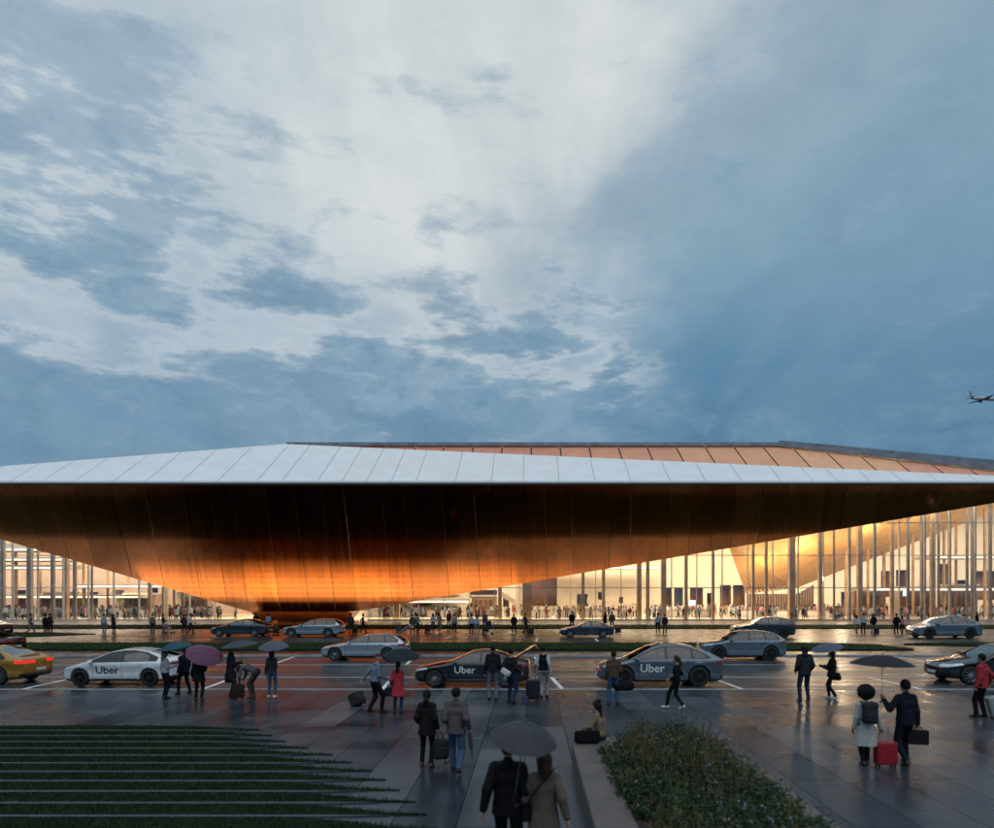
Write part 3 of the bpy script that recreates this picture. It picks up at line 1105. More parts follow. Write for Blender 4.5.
# second row of slimmer columns and timber kiosks deeper in the hall
for px, w, d in ((846, 2.2, 101), (868, 2.0, 103), (884, 2.4, 106), (913, 2.0, 102), (944, 2.2, 104), (956, 2.0, 107), (985, 2.4, 102), (16, 2.4, 102), (41, 2.0, 105), (84, 2.2, 101), (108, 2.0, 104), (128, 2.4, 107), (174, 2.0, 101), (196, 2.0, 104)):
    x, r = (px - CX) * d / F, w * d / F / 2
    mb = MB()
    mb.box(x - r, x + r, d - r, d + r, 0.006, 18.45)
    tb(mb, 'column', [M_COLB], bevel=0.02)
for px, d, w, h in ((868, 108, 4.5, 3.6), (915, 110, 5.5, 4.2), (962, 109, 5.0, 4.6), (60, 106, 6.0, 3.6), (140, 107, 5.0, 3.2), (196, 104, 3.5, 2.8), (484, 101, 3.5, 2.9)):
    x = (px - CX) * d / F
    mb = MB()
    mb.box(x - w / 2, x + w / 2, d, d + 2.0, 0.006, h)
    mb.box(x - w / 2 - 0.15, x + w / 2 + 0.15, d - 0.3, d + 2.1, h + 0.003, h + 0.25, 1)
    for q in range(4):
        mb.box(x - w / 2 + 0.3 + q * (w - 0.6) / 4, x - w / 2 + 0.1 + (q + 1) * (w - 0.6) / 4, d - 0.05, d - 0.003, 1.0, h - 0.5, 2)
    tb(mb, 'kiosk', [M_TAN, M_CREAM, M_BROWN])

# slabs and lit bulkheads of the upper levels on the left, gallery bands in the middle
M_STRIP = glow('lamp_strip', (1.0, 0.80, 0.55), 2.2)
for px0, px1, y, d, h, dep in ((-160, 76, 547, 97, 1.1, 5), (-160, 72, 559, 98, 0.5, 5), (-160, 70, 567, 99, 0.6, 5), (74, 240, 586, 99, 0.5, 5), (-160, 140, 596.5, 104, 0.5, 6),
                               (368, 470, 600.5, 98, 0.7, 5), (372, 455, 592, 101, 0.8, 5), (540, 660, 568, 112, 0.35, 4), (866, 1030, 589, 103, 0.5, 5), (930, 1030, 557, 103, 0.4, 5)):
    a, b_ = pd(px0, y, d), pd(px1, y, d)
    mb = MB()
    mb.box(a.x, b_.x, d, d + dep, a.z - h / 2, a.z + h / 2, 0)
    mb.box(a.x + 0.2, b_.x - 0.2, d - 0.06, d - 0.003, a.z - h / 2 + 0.06, a.z - h / 2 + 0.06 + min(0.22, h * 0.4), 1)
    tb(mb, 'gallery_slab', [M_CREAM, M_STRIP])
M_GOBO = simple('stair_side', (0.60, 0.52, 0.42), 0.6)
for px0, y0, px1, y1 in ((398, 612, 440, 592), (588, 604, 640, 612), (500, 596, 516, 606)):
    a, b_ = pd(px0, y0, 100), pd(px1, y1, 100)
    mb = MB()
    mb.add([a, b_, b_ + Vector((0, 0, .9)), a + Vector((0, 0, .9)), a + Vector((0, 1.6, 0)), b_ + Vector((0, 1.6, 0)), b_ + Vector((0, 1.6, .9)), a + Vector((0, 1.6, .9))],
           [(0, 1, 2, 3), (7, 6, 5, 4), (0, 4, 5, 1), (1, 5, 6, 2), (2, 6, 7, 3), (3, 7, 4, 0)])
    tb(mb, 'stair', [M_GOBO])


# lamps of the hall (the picture shows it fully lit), and added fill lights
def area(name, loc, sx, sy, power, col, target=None):
    l = D.lights.new(name, 'AREA')
    l.shape = 'RECTANGLE'
    l.size, l.size_y = sx, sy
    l.energy = power
    l.color = col
    o = D.objects.new(name, l)
    o.location = loc
    d = (Vector(target) - Vector(loc)) if target else Vector((0, 0, -1))
    o.rotation_euler = d.to_track_quat('-Z', 'Y').to_euler()
    return link(o)


WARM = (1.0, 0.76, 0.50)
WARM2 = (1.0, 0.82, 0.62)
HALL = 2.0
for x, pw, c_ in ((-95, 6500, WARM2), (-66, 6500, WARM2), (-38, 4500, WARM), (-12, 5000, WARM), (14, 7500, WARM), (40, 7000, WARM), (66, 6000, WARM2), (92, 5000, WARM2)):
    area('hall_lamp', (x, 101, 18.2), 22, 14, pw * HALL, c_)
for x, pw in ((-78, 600), (-52, 450), (-6, 500), (20, 1200), (46, 1200), (74, 1200)):  # unseen row added to brighten the column fronts
    area('column_fill', (x, 86.6, 16.2), 24, 0.3, pw * HALL, WARM2, (x, 88.6, 6))
# added ground-level lights, no fixtures, placed to make the canopy belly glow
for x, k in ((-54, 0.15), (-39, 0.75), (-24, 1.0), (-9, 0.75), (6, 0.35)):
    for y, pw in ((76.8, 22), (77.8, 50), (78.8, 80), (79.8, 112), (80.8, 128), (81.8, 112), (82.6, 50)):
        area('belly_fill', (x, y, 0.06), 15, 1.3, pw * k, (1.0, 0.52, 0.16), (x, y + 0.2, 6))
# two lamps at the soffit's bright spots, the other points added to brighten it
for px, y, pw in ((803, 549, 1), (872, 532, 1), (765, 570, 1.2), (838, 558, 0.9), (925, 530, 0.8), (790, 580, 1)):
    p = pd(px, y, 96)
    l = D.lights.new('soffit_lamp_fill', 'POINT')
    l.energy, l.color, l.shadow_soft_size = 1100 * pw, WARM, 0.2
    o = D.objects.new('soffit_lamp_fill', l)
    o.location = p + Vector((0, -1.0, -1.3))
    link(o)

# ------------------------------------------------------------------ things inside the hall
M_DESK = simple('desk_white', (0.70, 0.66, 0.60), 0.5)
M_DESKT = simple('desk_top', (0.30, 0.19, 0.12), 0.45)
dk = None
desk_pos = [(374, 97), (404, 96), (438, 97.5), (540, 95), (566, 95), (592, 95.5), (618, 96), (676, 97), (704, 96.5), (745, 98), (776, 97), (806, 98), (832, 97), (30, 98), (95, 96.5), (120, 96.5), (140, 97)]
for i, (px, d) in enumerate(desk_pos):
    if dk is None:
        dk = empty('check_in_counter')
        mb = MB()
        mb.box(-1.5, 1.5, -0.35, 0.35, 0.0, 0.98)
        mb.build('counter_body', M_DESK, dk, bevel=0.02)
        mb = MB()
        mb.box(-1.6, 1.6, -0.42, 0.42, 0.983, 1.06)
        mb.build('counter_top', M_DESKT, dk, bevel=0.01)
        o = dk
    else:
        o = dk.copy()
        COL.objects.link(o)
        for ch in list(dk.children):
            c2 = ch.copy()
            COL.objects.link(c2)
            c2.parent = o
    o.location = ((px - CX) * d / F, d, 0.006)
    tag(o, 'pale low check-in counter with a brown top in the lit hall', 'counter', 'check-in counters inside the hall')
M_SCREEN = glow('screen_light', (0.35, 0.62, 0.95), 1.6)
sc0 = None
for px, y, d, lab in ((692, 603, 100, 'bright blue screen on a stand before the cream wall'), (906, 593, 100, 'small bright screen on a post in the right of the hall')):
    p = pd(px, y, d)
    r = empty('display_screen', (p.x, d, 0.006))
    mb = MB()
    mb.box(-0.55, 0.55, -0.06, 0.06, p.z - 0.5, p.z + 0.45)
    mb.build('screen_case', M_DARK, r)
    mb = MB()
    mb.box(-0.5, 0.5, -0.066, -0.063, p.z - 0.45, p.z + 0.4)
    mb.build('screen', M_SCREEN, r)
    mb = MB()
    mb.tube((0, 0, 0.02), (0, 0, p.z - 0.5), 0.05)
    mb.box(-0.35, 0.35, -0.2, 0.2, 0.0, 0.04)
    mb.build('stand', M_DARK, r)
    tag(r, lab, 'screen')

# ------------------------------------------------------------------ planter by the steps of the plaza
PL = tag(empty('planter', (2.2, 11, 0)), 'low stone planter with a wide sitting edge, filled with grasses and small flowers', 'planter')
M_PLW = simple('planter_stone', (0.105, 0.094, 0.088), 0.6, spec=0.25, scale=2.2, var=0.22, bump=0.15)
Z_PL = 0.45
outer = [(0.87, 4.0), (0.87, 14.05), (1.02, 14.5), (1.45, 14.75), (2.6, 14.85), (3.45, 14.6), (3.9, 13.7), (4.15, 12.0), (4.2, 4.0)]
inner = [(1.45, 4.0), (1.46, 13.3), (1.6, 13.75), (1.9, 14.05), (2.5, 14.25), (3.15, 14.1), (3.55, 13.4), (3.82, 12.0), (3.87, 4.0)]
mb = MB()
for i in range(len(outer) - 1):
    a, b_, c_, d_ = outer[i], outer[i + 1], inner[i + 1], inner[i]
    for q in ((a, b_), (c_, d_)):
        mb.quad((*q[0], 0), (*q[1], 0), (*q[1], Z_PL), (*q[0], Z_PL))
    mb.quad((*a, Z_PL), (*b_, Z_PL), (*c_, Z_PL), (*d_, Z_PL))
w_ = mb.build('planter_wall', M_PLW)
bm = bmesh.new()
bm.from_mesh(w_.data)
bmesh.ops.remove_doubles(bm, verts=bm.verts, dist=1e-4)
bmesh.ops.recalc_face_normals(bm, faces=bm.faces)
bmesh.ops.bevel(bm, geom=[e for e in bm.edges if len(e.link_faces) == 2 and abs(e.verts[0].co.z - Z_PL) < 1e-3 and abs(e.verts[1].co.z - Z_PL) < 1e-3 and e.calc_face_angle(0) > 1], offset=0.015, segments=2, affect='EDGES')
bm.to_mesh(w_.data)
bm.free()
w_.parent = PL
w_.matrix_parent_inverse = Matrix.Translation((-2.2, -11, 0))
mb = MB()
mb.prism(inner, 0.2, 0.40)
s_ = mb.build('soil', M_SOIL)
s_.parent = PL
s_.matrix_parent_inverse = Matrix.Translation((-2.2, -11, 0))


def planting():
    """mixed low perennials: many leaf-sized faces on leaning stems, pale seed heads, small lilac and white flowers"""
    r = np.random.default_rng(21)
    V, Fc, Mi = [], [], []
    poly = np.array(inner) + (np.array(inner) - np.array(inner).mean(0)) * 0.02

    def inside(x, y):
        c = False
        j = len(poly) - 1
        for i in range(len(poly)):
            xi, yi = poly[i]
            xj, yj = poly[j]
            if (yi > y) != (yj > y) and x < (xj - xi) * (y - yi) / (yj - yi + 1e-12) + xi:
                c = not c
            j = i
        return c

    def tri(a, b, c, m):
        o = len(V)
        V.extend([a, b, c])
        Fc.append((o, o + 1, o + 2))
        Mi.append(m)

    def leaf(p, dirv, ln, w, m):
        dv = np.array(dirv) / (np.linalg.norm(dirv) + 1e-9)
        s = np.cross(dv, r.normal(size=3))
        s = s / (np.linalg.norm(s) + 1e-9) * w
        o = len(V)
        V.extend([p, p + dv * ln * 0.5 + s, p + dv * ln, p + dv * ln * 0.5 - s])
        Fc.append((o, o + 1, o + 2))
        Fc.append((o, o + 2, o + 3))
        Mi.extend([m, m])
    clumps = []
    tries = 0
    while len(clumps) < 640 and tries < 9000:
        tries += 1
        x, y = r.uniform(1.3, 4.0), 14.35 - (r.uniform(0, 1) ** 0.85) * 8.2
        if not inside(x, y) or (x < 1.8 and y > 13.3):
            continue
        clumps.append((x, y))
    for x, y in clumps:
        far = np.clip((y - 10.5) / 3.5, 0, 1)
        kind = r.choice([0, 1, 2, 3], p=[0.44 + 0.06 * far, 0.14 + 0.24 * far, 0.26 - 0.16 * far, 0.16 - 0.14 * far])
        edge = min(x - 1.40, 3.85 - x)
        hh = (0.15 + 0.33 * min(1, max(0, edge) / 0.7)) * r.uniform(0.55, 1.35) * (1.0 if kind != 1 else 1.3) + 0.02 * far
        ns = int(r.integers(9, 16))
        for _ in range(ns):
            a = r.uniform(0, 2 * PI)
            le = r.uniform(0.1, 0.75)
            base = np.array([x + r.normal() * 0.05, y + r.normal() * 0.05, 0.40])
            tip = base + np.array([math.cos(a) * le * hh * 0.8, math.sin(a) * le * hh * 0.8, hh * r.uniform(0.7, 1.1)])
            wv = np.array([math.cos(a + 1.5), math.sin(a + 1.5), 0]) * 0.004
            tri(base - wv, base + wv, tip, 0 if kind != 1 else 1)
            if kind == 1:                                           # feather grass with tan seed heads
                for q in range(7):
                    t = r.uniform(0.55, 1.0)
                    leaf(base + (tip - base) * t, (tip - base) + r.normal(size=3) * 0.12, r.uniform(0.05, 0.11), 0.006, 1 if r.uniform() < 0.75 else 0)
            else:
                for q in range(9):
                    t = r.uniform(0.15, 1.0)
                    d_ = np.array([r.normal(), r.normal(), r.uniform(-0.2, 0.9)])
                    leaf(base + (tip - base) * t, d_, r.uniform(0.035, 0.085), r.uniform(0.008, 0.018), 0 if r.uniform() < 0.7 else 2)
                if kind in (2, 3) and r.uniform() < 0.16:
                    for q in range(4 if kind == 2 else 3):
                        c_ = tip + r.normal(size=3) * 0.018
                        leaf(c_, r.normal(size=3), 0.026, 0.011, 3 if kind == 2 else 4)
    return V, Fc, Mi


V, Fc, Mi = planting()
o = mesh_obj('planting', make_mesh('planting', V, Fc, [grass_mat('leaf_green', (0.020, 0.042, 0.018), (0.050, 0.082, 0.034), 2.0),
                                                       grass_mat('leaf_tan', (0.12, 0.090, 0.045), (0.20, 0.15, 0.08), 2.0), grass_mat('leaf_grey', (0.045, 0.062, 0.048), (0.085, 0.105, 0.08), 2.0),
                                                       simple('flower_lilac', (0.22, 0.22, 0.36), 0.8), simple('flower_white', (0.36, 0.37, 0.38), 0.8)], Mi))
tag(o, kind='stuff')

# ------------------------------------------------------------------ airliner leaving the picture on the right
def airliner():
    d = 760.0
    p = pd(969, 398, d)
    r = tag(empty('airliner', p), 'small grey airliner flying low in the blue sky beyond the roof', 'airliner')
    prof = [(0.05, 0), (0.5, 0.8), (1.1, 3.5), (1.75, 9), (1.95, 14), (1.95, 32), (1.7, 35), (1.1, 37), (0.3, 38.2), (0.02, 38.4)]
    M = Matrix.Rotation(PI / 2, 4, 'Y')
    mb = MB()
    mb.lathe(prof, 20, M)
    mb.build('fuselage', simple('plane_grey', (0.42, 0.46, 0.5), 0.4), r, smooth=True)
    pl = simple('plane_wing', (0.30, 0.34, 0.38), 0.4)
    mb = MB()
    mb.prism([(0.6, 0), (5.4, 0), (3.0, 6.4), (0.2, 6.6)], -0.18, 0.18, M=Matrix.Rotation(PI / 2, 4, 'X') @ Matrix.Translation((0, 1.2, 0)))
    mb.build('tail_fin', simple('plane_tail', (0.36, 0.33, 0.24), 0.5), r)
    for s in (1, -1):
        mb = MB()
        mb.prism([(1.6, 0.5 * s), (4.6, 0.9 * s), (2.2, 6.2 * s), (0.8, 6.2 * s)], 0.5, 0.72)
        mb.build('tailplane', pl, r)
        mb = MB()
        mb.prism([(15, 1.5 * s), (22.5, 1.5 * s), (15.6, 17 * s), (13.8, 17 * s)], -0.9, -0.5)
        mb.build('wing', pl, r)
        mb = MB()
        mb.lathe([(0.7, 0), (1.05, 0.8), (1.1, 2.8), (0.85, 3.4)], 14, Matrix.Translation((17.5, 5.6 * s, -1.9)) @ M)
        mb.build('engine', pl, r, smooth=True)
    r.rotation_euler = (0, 0, math.radians(8))


airliner()

# ------------------------------------------------------------------ people
SKINS = [(0.42, 0.25, 0.17), (0.30, 0.165, 0.10), (0.13, 0.07, 0.045), (0.48, 0.30, 0.22)]


def v3(*a):
    return np.array(a, float)


def ik(a, c, l1, l2, hint):
    """middle joint of a two-bone limb"""
    a, c, hint = np.array(a, float), np.array(c, float), np.array(hint, float)
    d = c - a
    n = np.linalg.norm(d)
    if n > (l1 + l2) * 0.995:
        c = a + d / n * (l1 + l2) * 0.995
        d = c - a
        n = np.linalg.norm(d)
    x = (l1 * l1 - l2 * l2 + n * n) / (2 * n)
    h = math.sqrt(max(0.0, l1 * l1 - x * x))
    u = d / n
    q = hint - u * hint.dot(u)
    q = q / (np.linalg.norm(q) + 1e-9)
    return a + u * x + q * h, c


POSES = {
    'stand': {},
    'relax': dict(la=(-0.12, 0.02, 0.085), ra=(0.10, -0.04, 0.085), lw=(-0.25, 0.04, 0.86), rw=(0.245, 0.06, 0.87)),
    'walk': dict(la=(-0.09, 0.24, 0.085), ra=(0.09, -0.27, 0.16), lw=(-0.28, -0.16, 0.90), rw=(0.27, 0.22, 0.93), dz=-0.03),
    'walk2': dict(la=(-0.08, -0.24, 0.15), ra=(0.09, 0.20, 0.085), lw=(-0.27, 0.20, 0.92), rw=(0.28, -0.14, 0.88), dz=-0.025),
    'pockets': dict(la=(-0.13, 0, 0.085), ra=(0.13, 0.03, 0.085), lw=(-0.22, 0.13, 0.93), rw=(0.22, 0.13, 0.93), eh=(0.45, -1, 0)),
    'front': dict(lw=(-0.10, 0.27, 1.08), rw=(0.10, 0.27, 1.06), eh=(1, -0.7, -0.4)),
    'sit': dict(pel=(0, 0, 0.10), chest=(0, 0.03, 0.42), neck=(0, 0.06, 0.64), head=(0, 0.12, 0.76), la=(-0.13, 0.44, -0.36), ra=(0.13, 0.44, -0.36),
                lw=(-0.12, 0.33, 0.22), rw=(0.10, 0.34, 0.24), eh=(1, -0.6, -0.3)),
    'bend': dict(pel=(0, -0.12, 0.90), chest=(0, 0.20, 1.02), neck=(0, 0.40, 1.04), head=(0, 0.53, 0.98), la=(-0.13, -0.02, 0.085), ra=(0.13, 0.03, 0.085),
                 lw=(-0.12, 0.40, 0.55), rw=(0.12, 0.42, 0.57), eh=(1, -0.2, 0.2)),
}


def build_hand(w, d, side, curl, mi, s=1.0):
    """palm, four separate bent fingers of different length and a thumb from the side of the palm"""
    d = d / (np.linalg.norm(d) + 1e-9)
    inward = v3(-side, 0, 0)
    inward = inward - d * inward.dot(d)
    inward /= np.linalg.norm(inward) + 1e-9                          # palm normal, towards the body
    lat = np.cross(d, inward) * side                                 # towards the thumb side
    if lat[1] < 0:
        lat = -lat
    P = []
    for i, (off, fl) in enumerate(((0.030, 0.070), (0.010, 0.080), (-0.011, 0.073), (-0.031, 0.056))):
        k = w + d * 0.088 * s + lat * off * s
        P.append(('c', w + lat * off * 0.55 * s, k, 0.015 * s, 0.0125 * s, mi, 0.012))
        a1, a2 = curl * 0.8, curl * 1.8
        m1 = k + (d * math.cos(a1) + inward * math.sin(a1)) * fl * 0.55 * s
        m2 = m1 + (d * math.cos(a2) + inward * math.sin(a2)) * fl * 0.5 * s
        P.append(('c', k, m1, 0.0095 * s, 0.0085 * s, mi, 0.003))
        P.append(('c', m1, m2, 0.0085 * s, 0.0072 * s, mi, 0.003))
    t0 = w + d * 0.03 * s + lat * 0.025 * s
    t1 = t0 + (d * 0.7 + lat * 0.75 + inward * 0.25) * 0.042 * s
    t2 = t1 + (d * 0.95 + inward * (0.2 + 0.5 * curl)) * 0.034 * s
    P.append(('c', t0, t1, 0.013 * s, 0.0105 * s, mi, 0.008))
    P.append(('c', t1, t2, 0.0105 * s, 0.0085 * s, mi, 0.003))
    return P


def human(H, pose, hair='short', garment='jacket', hem=None, sex='m', curl=0.5, v=0.018, hands=True, turn=0.0, hood=False, vest=False):
    """returns meshes in metres, feet at z = 0, facing +Y.  Body slots: 0 skin, 1 upper garment, 2 legs, 3 shoes, 4 sleeve/shirt"""
    ps = dict(POSES[pose]) if isinstance(pose, str) else dict(POSES[pose[0]], **pose[1])
    dz = ps.get('dz', 0.0)
    pel = v3(*ps.get('pel', (0, 0, 0.95 + dz)))
    chest = v3(*ps.get('chest', (0, 0.0, 1.27 + dz)))
    neck = v3(*ps.get('neck', (0, -0.01, 1.475 + dz)))
    head = v3(*ps.get('head', (0, 0.02, 1.625 + dz)))
    up = neck - chest
    up /= np.linalg.norm(up)
    X = v3(1, 0, 0)
    sw = 0.160 if sex == 'm' else 0.140
    shc = neck - up * 0.075
    S = {s: shc + X * s * sw for s in (-1, 1)}
    hip = {s: pel + X * s * 0.088 - v3(0, 0, 0.03) for s in (-1, 1)}
    ank = {-1: v3(*ps.get('la', (-0.11, 0.0, 0.085))), 1: v3(*ps.get('ra', (0.11, 0.0, 0.085)))}
    wri = {-1: v3(*ps.get('lw', (-0.24, 0.03, 0.85 + dz))), 1: v3(*ps.get('rw', (0.24, 0.03, 0.85 + dz)))}
    eh = v3(*ps.get('eh', (0.12, -1, -0.15)))
    elb, kne = {}, {}
    for s in (-1, 1):
        elb[s], wri[s] = ik(S[s], wri[s], 0.295, 0.265, eh * v3(s, 1, 1))
        kne[s], ank[s] = ik(hip[s], ank[s], 0.435, 0.425, v3(0.15 * s, 1, 0.1))
    fat = 1.0 if sex == 'm' else 0.92
    g = 0.012 if garment else 0.006                                  # looseness of the upper garment
    P = []
    slv = 4 if (vest or garment == 'shirt4') else 1
    # legs
    for s in (-1, 1):
        P.append(('c', hip[s], kne[s], 0.095 * fat, 0.068 * fat, 2, 0.025))
        P.append(('c', kne[s], ank[s] + v3(0, 0, 0.0), 0.067 * fat, 0.056 * fat, 2, 0.02))
    P.append(('c', pel + X * -0.065, pel + X * 0.065, 0.112 * fat, 0.112 * fat, 2, 0.05))
    # torso
    wa = pel + (chest - pel) * 0.32
    for s in (-1, 1):
        P.append(('c', wa + X * s * 0.050, chest + X * s * 0.062, (0.090 if sex == 'm' else 0.078) + g, 0.100 * fat + g, 1, 0.03))
        P.append(('c', chest + X * s * 0.062, S[s] - up * 0.03, 0.098 * fat + g, 0.050 + g, 1, 0.03))
    if garment:
        P.append(('c', pel + X * -0.06 + up * 0.04, pel + X * 0.06 + up * 0.04, 0.112 * fat + g * 0.6, 0.112 * fat + g * 0.6, 1, 0.03))
    P.append(('c', S[-1], neck - up * 0.05, 0.046 + g * 0.6, 0.058, 1, 0.02))
    P.append(('c', S[1], neck - up * 0.05, 0.046 + g * 0.6, 0.058, 1, 0.02))
    for s in (-1, 1):
        P.append(('c', S[s], elb[s], 0.050 * fat + g, 0.042 * fat + g, slv, 0.018))
        P.append(('c', elb[s], elb[s] + (wri[s] - elb[s]) * 0.93, 0.042 * fat + g, 0.032 * fat + g * 0.7, slv, 0.015))
    # neck, head and face
    ct, st = math.cos(turn), math.sin(turn)

    def hd(x, y, z):
        return head + v3(x * ct - y * st, x * st + y * ct, z)
    P.append(('c', neck - up * 0.03, head - v3(0, 0.01, 0.06), 0.052 * fat, 0.048 * fat, 0, 0.012))
    P.append(('e', hd(0, -0.012, 0.025), (0.079, 0.098, 0.104), 0, 0.02))
    P.append(('e', hd(0, 0.026, -0.045), (0.056, 0.066, 0.078), 0, 0.04))
    P.append(('c', hd(0, 0.085, 0.015), hd(0, 0.102, -0.022), 0.010, 0.014, 0, 0.012))
    P.append(('c', hd(-0.045, 0.062, 0.028), hd(0.045, 0.062, 0.028), 0.016, 0.016, 0, 0.02))
    P.append(('c', hd(-0.018, 0.080, -0.062), hd(0.018, 0.080, -0.062), 0.010, 0.010, 0, 0.01))
    for s in (-1, 1):
        P.append(('e', hd(0.079 * s, -0.005, -0.005), (0.012, 0.022, 0.032), 0, 0.008))
        P.append(('c', wri[s] + (elb[s] - wri[s]) * 0.16, wri[s], 0.031 * fat, 0.027 * fat, 0, 0.008))
    # shoes
    for s in (-1, 1):
        a = ank[s]
        pit = -0.045 if a[2] < 0.11 else -0.10
        fy = 0.155 if a[2] < 0.11 else 0.12
        ox = 0.02 * s
        P.append(('c', a + v3(0, -0.035, -0.042), a + v3(ox, fy, pit), 0.042, 0.036, 3, 0.02))
        P.append(('c', a + v3(0, -0.02, -0.01), a + v3(ox * 0.4, 0.06, -0.035), 0.048, 0.04, 3, 0.02))
    V, Q, mi = sdf(P, v, floor=(-9 if pose == 'sit' or (isinstance(pose, tuple) and pose[0] == 'sit') else 0.0))
    Vs, Qs, Ms = [V], [Q], [mi]
    off = len(V)
    if hands:
        for s in (-1, 1):
            hp = build_hand(wri[s], wri[s] - elb[s], s, curl if not isinstance(curl, dict) else curl[s], 0)
            hv, hq, hm = sdf(hp, 0.0065)
            Vs.append(hv)
            Qs.append(hq + off)
            Ms.append(hm)
            off += len(hv)
    k = H / 1.75
    body = (np.concatenate(Vs) * k, np.concatenate(Qs), np.concatenate(Ms))
    # coat as a garment of its own
    coat = None
    if hem:
        C = []
        gg = g + 0.012
        for s in (-1, 1):
            C.append(('c', wa + X * s * 0.050, chest + X * s * 0.062, 0.086 + gg, 0.098 * fat + gg, 0, 0.03))
            C.append(('c', chest + X * s * 0.062, S[s] - up * 0.025, 0.096 * fat + gg, 0.050 + gg, 0, 0.03))
        C.append(('c', S[-1], neck - up * 0.05, 0.044 + gg, 0.060 + gg * 0.5, 0, 0.02))
        C.append(('c', S[1], neck - up * 0.05, 0.044 + gg, 0.060 + gg * 0.5, 0, 0.02))
        C.append(('k', (pel[0], pel[1]), wa[2] + 0.10, hem, (0.146 if sex == 'm' else 0.132) + gg * 0.6, 0.178 + 0.13 * max(0, 0.95 - hem) * (1 if sex == 'm' else 1.2), 0.80, 0.010, 0, 0.04))
        for s in (-1, 1):
            C.append(('c', S[s], elb[s], 0.049 * fat + gg, 0.043 * fat + gg, 0, 0.018))
            C.append(('c', elb[s], elb[s] + (wri[s] - elb[s]) * 0.95, 0.043 * fat + gg, 0.036 * fat + gg * 0.6, 0, 0.015))
        C.append(('c', neck - up * 0.045, neck + up * 0.015 - v3(0, 0.012, 0), 0.070, 0.060, 0, 0.012))
        cv, cq, cm = sdf(C, v)
        coat = (cv * k, cq, cm)
    # hair
    Hh = []
    cut = []
    if hair:
        r = 0.014
        Hh.append(('e', hd(0, -0.016, 0.030), (0.079 + r, 0.098 + r, 0.104 + r), 0, 0.02))
        if hair == 'afro':
            Hh = [('e', hd(0, -0.05, 0.065), (0.195, 0.185, 0.185), 0, 0.02)]
        elif hair == 'long':
            Hh.append(('c', hd(0, -0.07, 0.0), hd(0, -0.135, -0.30), 0.075, 0.045, 0, 0.05))
            Hh.append(('c', hd(-0.05, -0.05, 0.0), hd(-0.06, -0.09, -0.18), 0.05, 0.03, 0, 0.04))
            Hh.append(('c', hd(0.05, -0.05, 0.0), hd(0.06, -0.09, -0.18), 0.05, 0.03, 0, 0.04))
        elif hair == 'tail':
            Hh.append(('c', hd(0, -0.11, 0.04), hd(0.0, -0.165, -0.10), 0.035, 0.042, 0, 0.03))
            Hh.append(('c', hd(0.0, -0.165, -0.10), hd(-0.03, -0.165, -0.33), 0.042, 0.018, 0, 0.03))
        elif hair == 'bob':
            for s in (-1, 0, 1):
                Hh.append(('c', hd(0.045 * s, -0.045, 0.03), hd(0.055 * s, -0.05, -0.10), 0.06, 0.048, 0, 0.04))
        elif hair == 'bun':
            Hh.append(('e', hd(0.0, -0.075, 0.145), (0.05, 0.05, 0.045), 0, 0.02))
            Hh.append(('c', hd(0, -0.08, 0.0), hd(0.0, -0.15, -0.28), 0.06, 0.035, 0, 0.05))
        elif hair == 'hood':
            Hh = [('e', hd(0, -0.02, 0.025), (0.112, 0.125, 0.135), 0, 0.03), ('c', neck - v3(0, 0.03, 0.03), hd(0, -0.03, -0.05), 0.10, 0.09, 0, 0.05)]
        if hair == 'cap':
            Hh.append(('c', hd(0, 0.07, 0.065), hd(0, 0.14, 0.055), 0.03, 0.012, 0, 0.02))
        fy = {'afro': 0.05, 'hood': 0.055, 'long': 0.035, 'bob': 0.04, 'cap': 9}.get(hair, 0.03)
        cp = hd(0, fy, 0.03)
        cn = v3(-st * 0.80, ct * 0.80, -0.60)
        if hair == 'short':
            cn = v3(-st * 0.66, ct * 0.66, -0.75)
        if hair == 'cap':
            cn, cp = v3(0, 0, -1.0), hd(0, 0, 0.045)
        cut = [(cp, cn)]
        hv, hq, hm = sdf(Hh, min(v, 0.016), cuts=cut)
        hairm = (hv * k, hq, hm)
    else:
        hairm = None
    info = dict(wl=wri[-1] * k, wr=wri[1] * k, k=k, head=head * k, neck=neck * k, chest=chest * k, pel=pel * k)
    return body, coat, hairm, info


M_SKIN = [simple('skin_%d' % i, c, 0.55, var=0.1, scale=8) for i, c in enumerate(SKINS)]
M_SHOE_D = simple('shoe_dark', (0.015, 0.014, 0.014), 0.5)
M_SHOE_W = simple('shoe_white', (0.62, 0.63, 0.64), 0.6)
M_SHOE_B = simple('shoe_brown', (0.07, 0.035, 0.02), 0.5)
M_HAIR_D = simple('hair_dark', (0.008, 0.007, 0.007), 0.6, spec=0.15, var=0.5, scale=30, bump=0.5)
M_HAIR_B = simple('hair_brown', (0.035, 0.021, 0.013), 0.6, spec=0.15, var=0.5, scale=30, bump=0.5)
BLACK = cloth('black', (0.010, 0.010, 0.012))
NAVY = cloth('navy', (0.014, 0.019, 0.032))
CHAR = cloth('charcoal', (0.030, 0.031, 0.034))
JEANS = cloth('jeans', (0.045, 0.085, 0.155))
JEANS_D = cloth('jeans_dark', (0.018, 0.032, 0.062))
GREYP = cloth('grey', (0.16, 0.17, 0.185))
LIGHT = cloth('light_grey', (0.34, 0.36, 0.38))


class Figure:
    pass


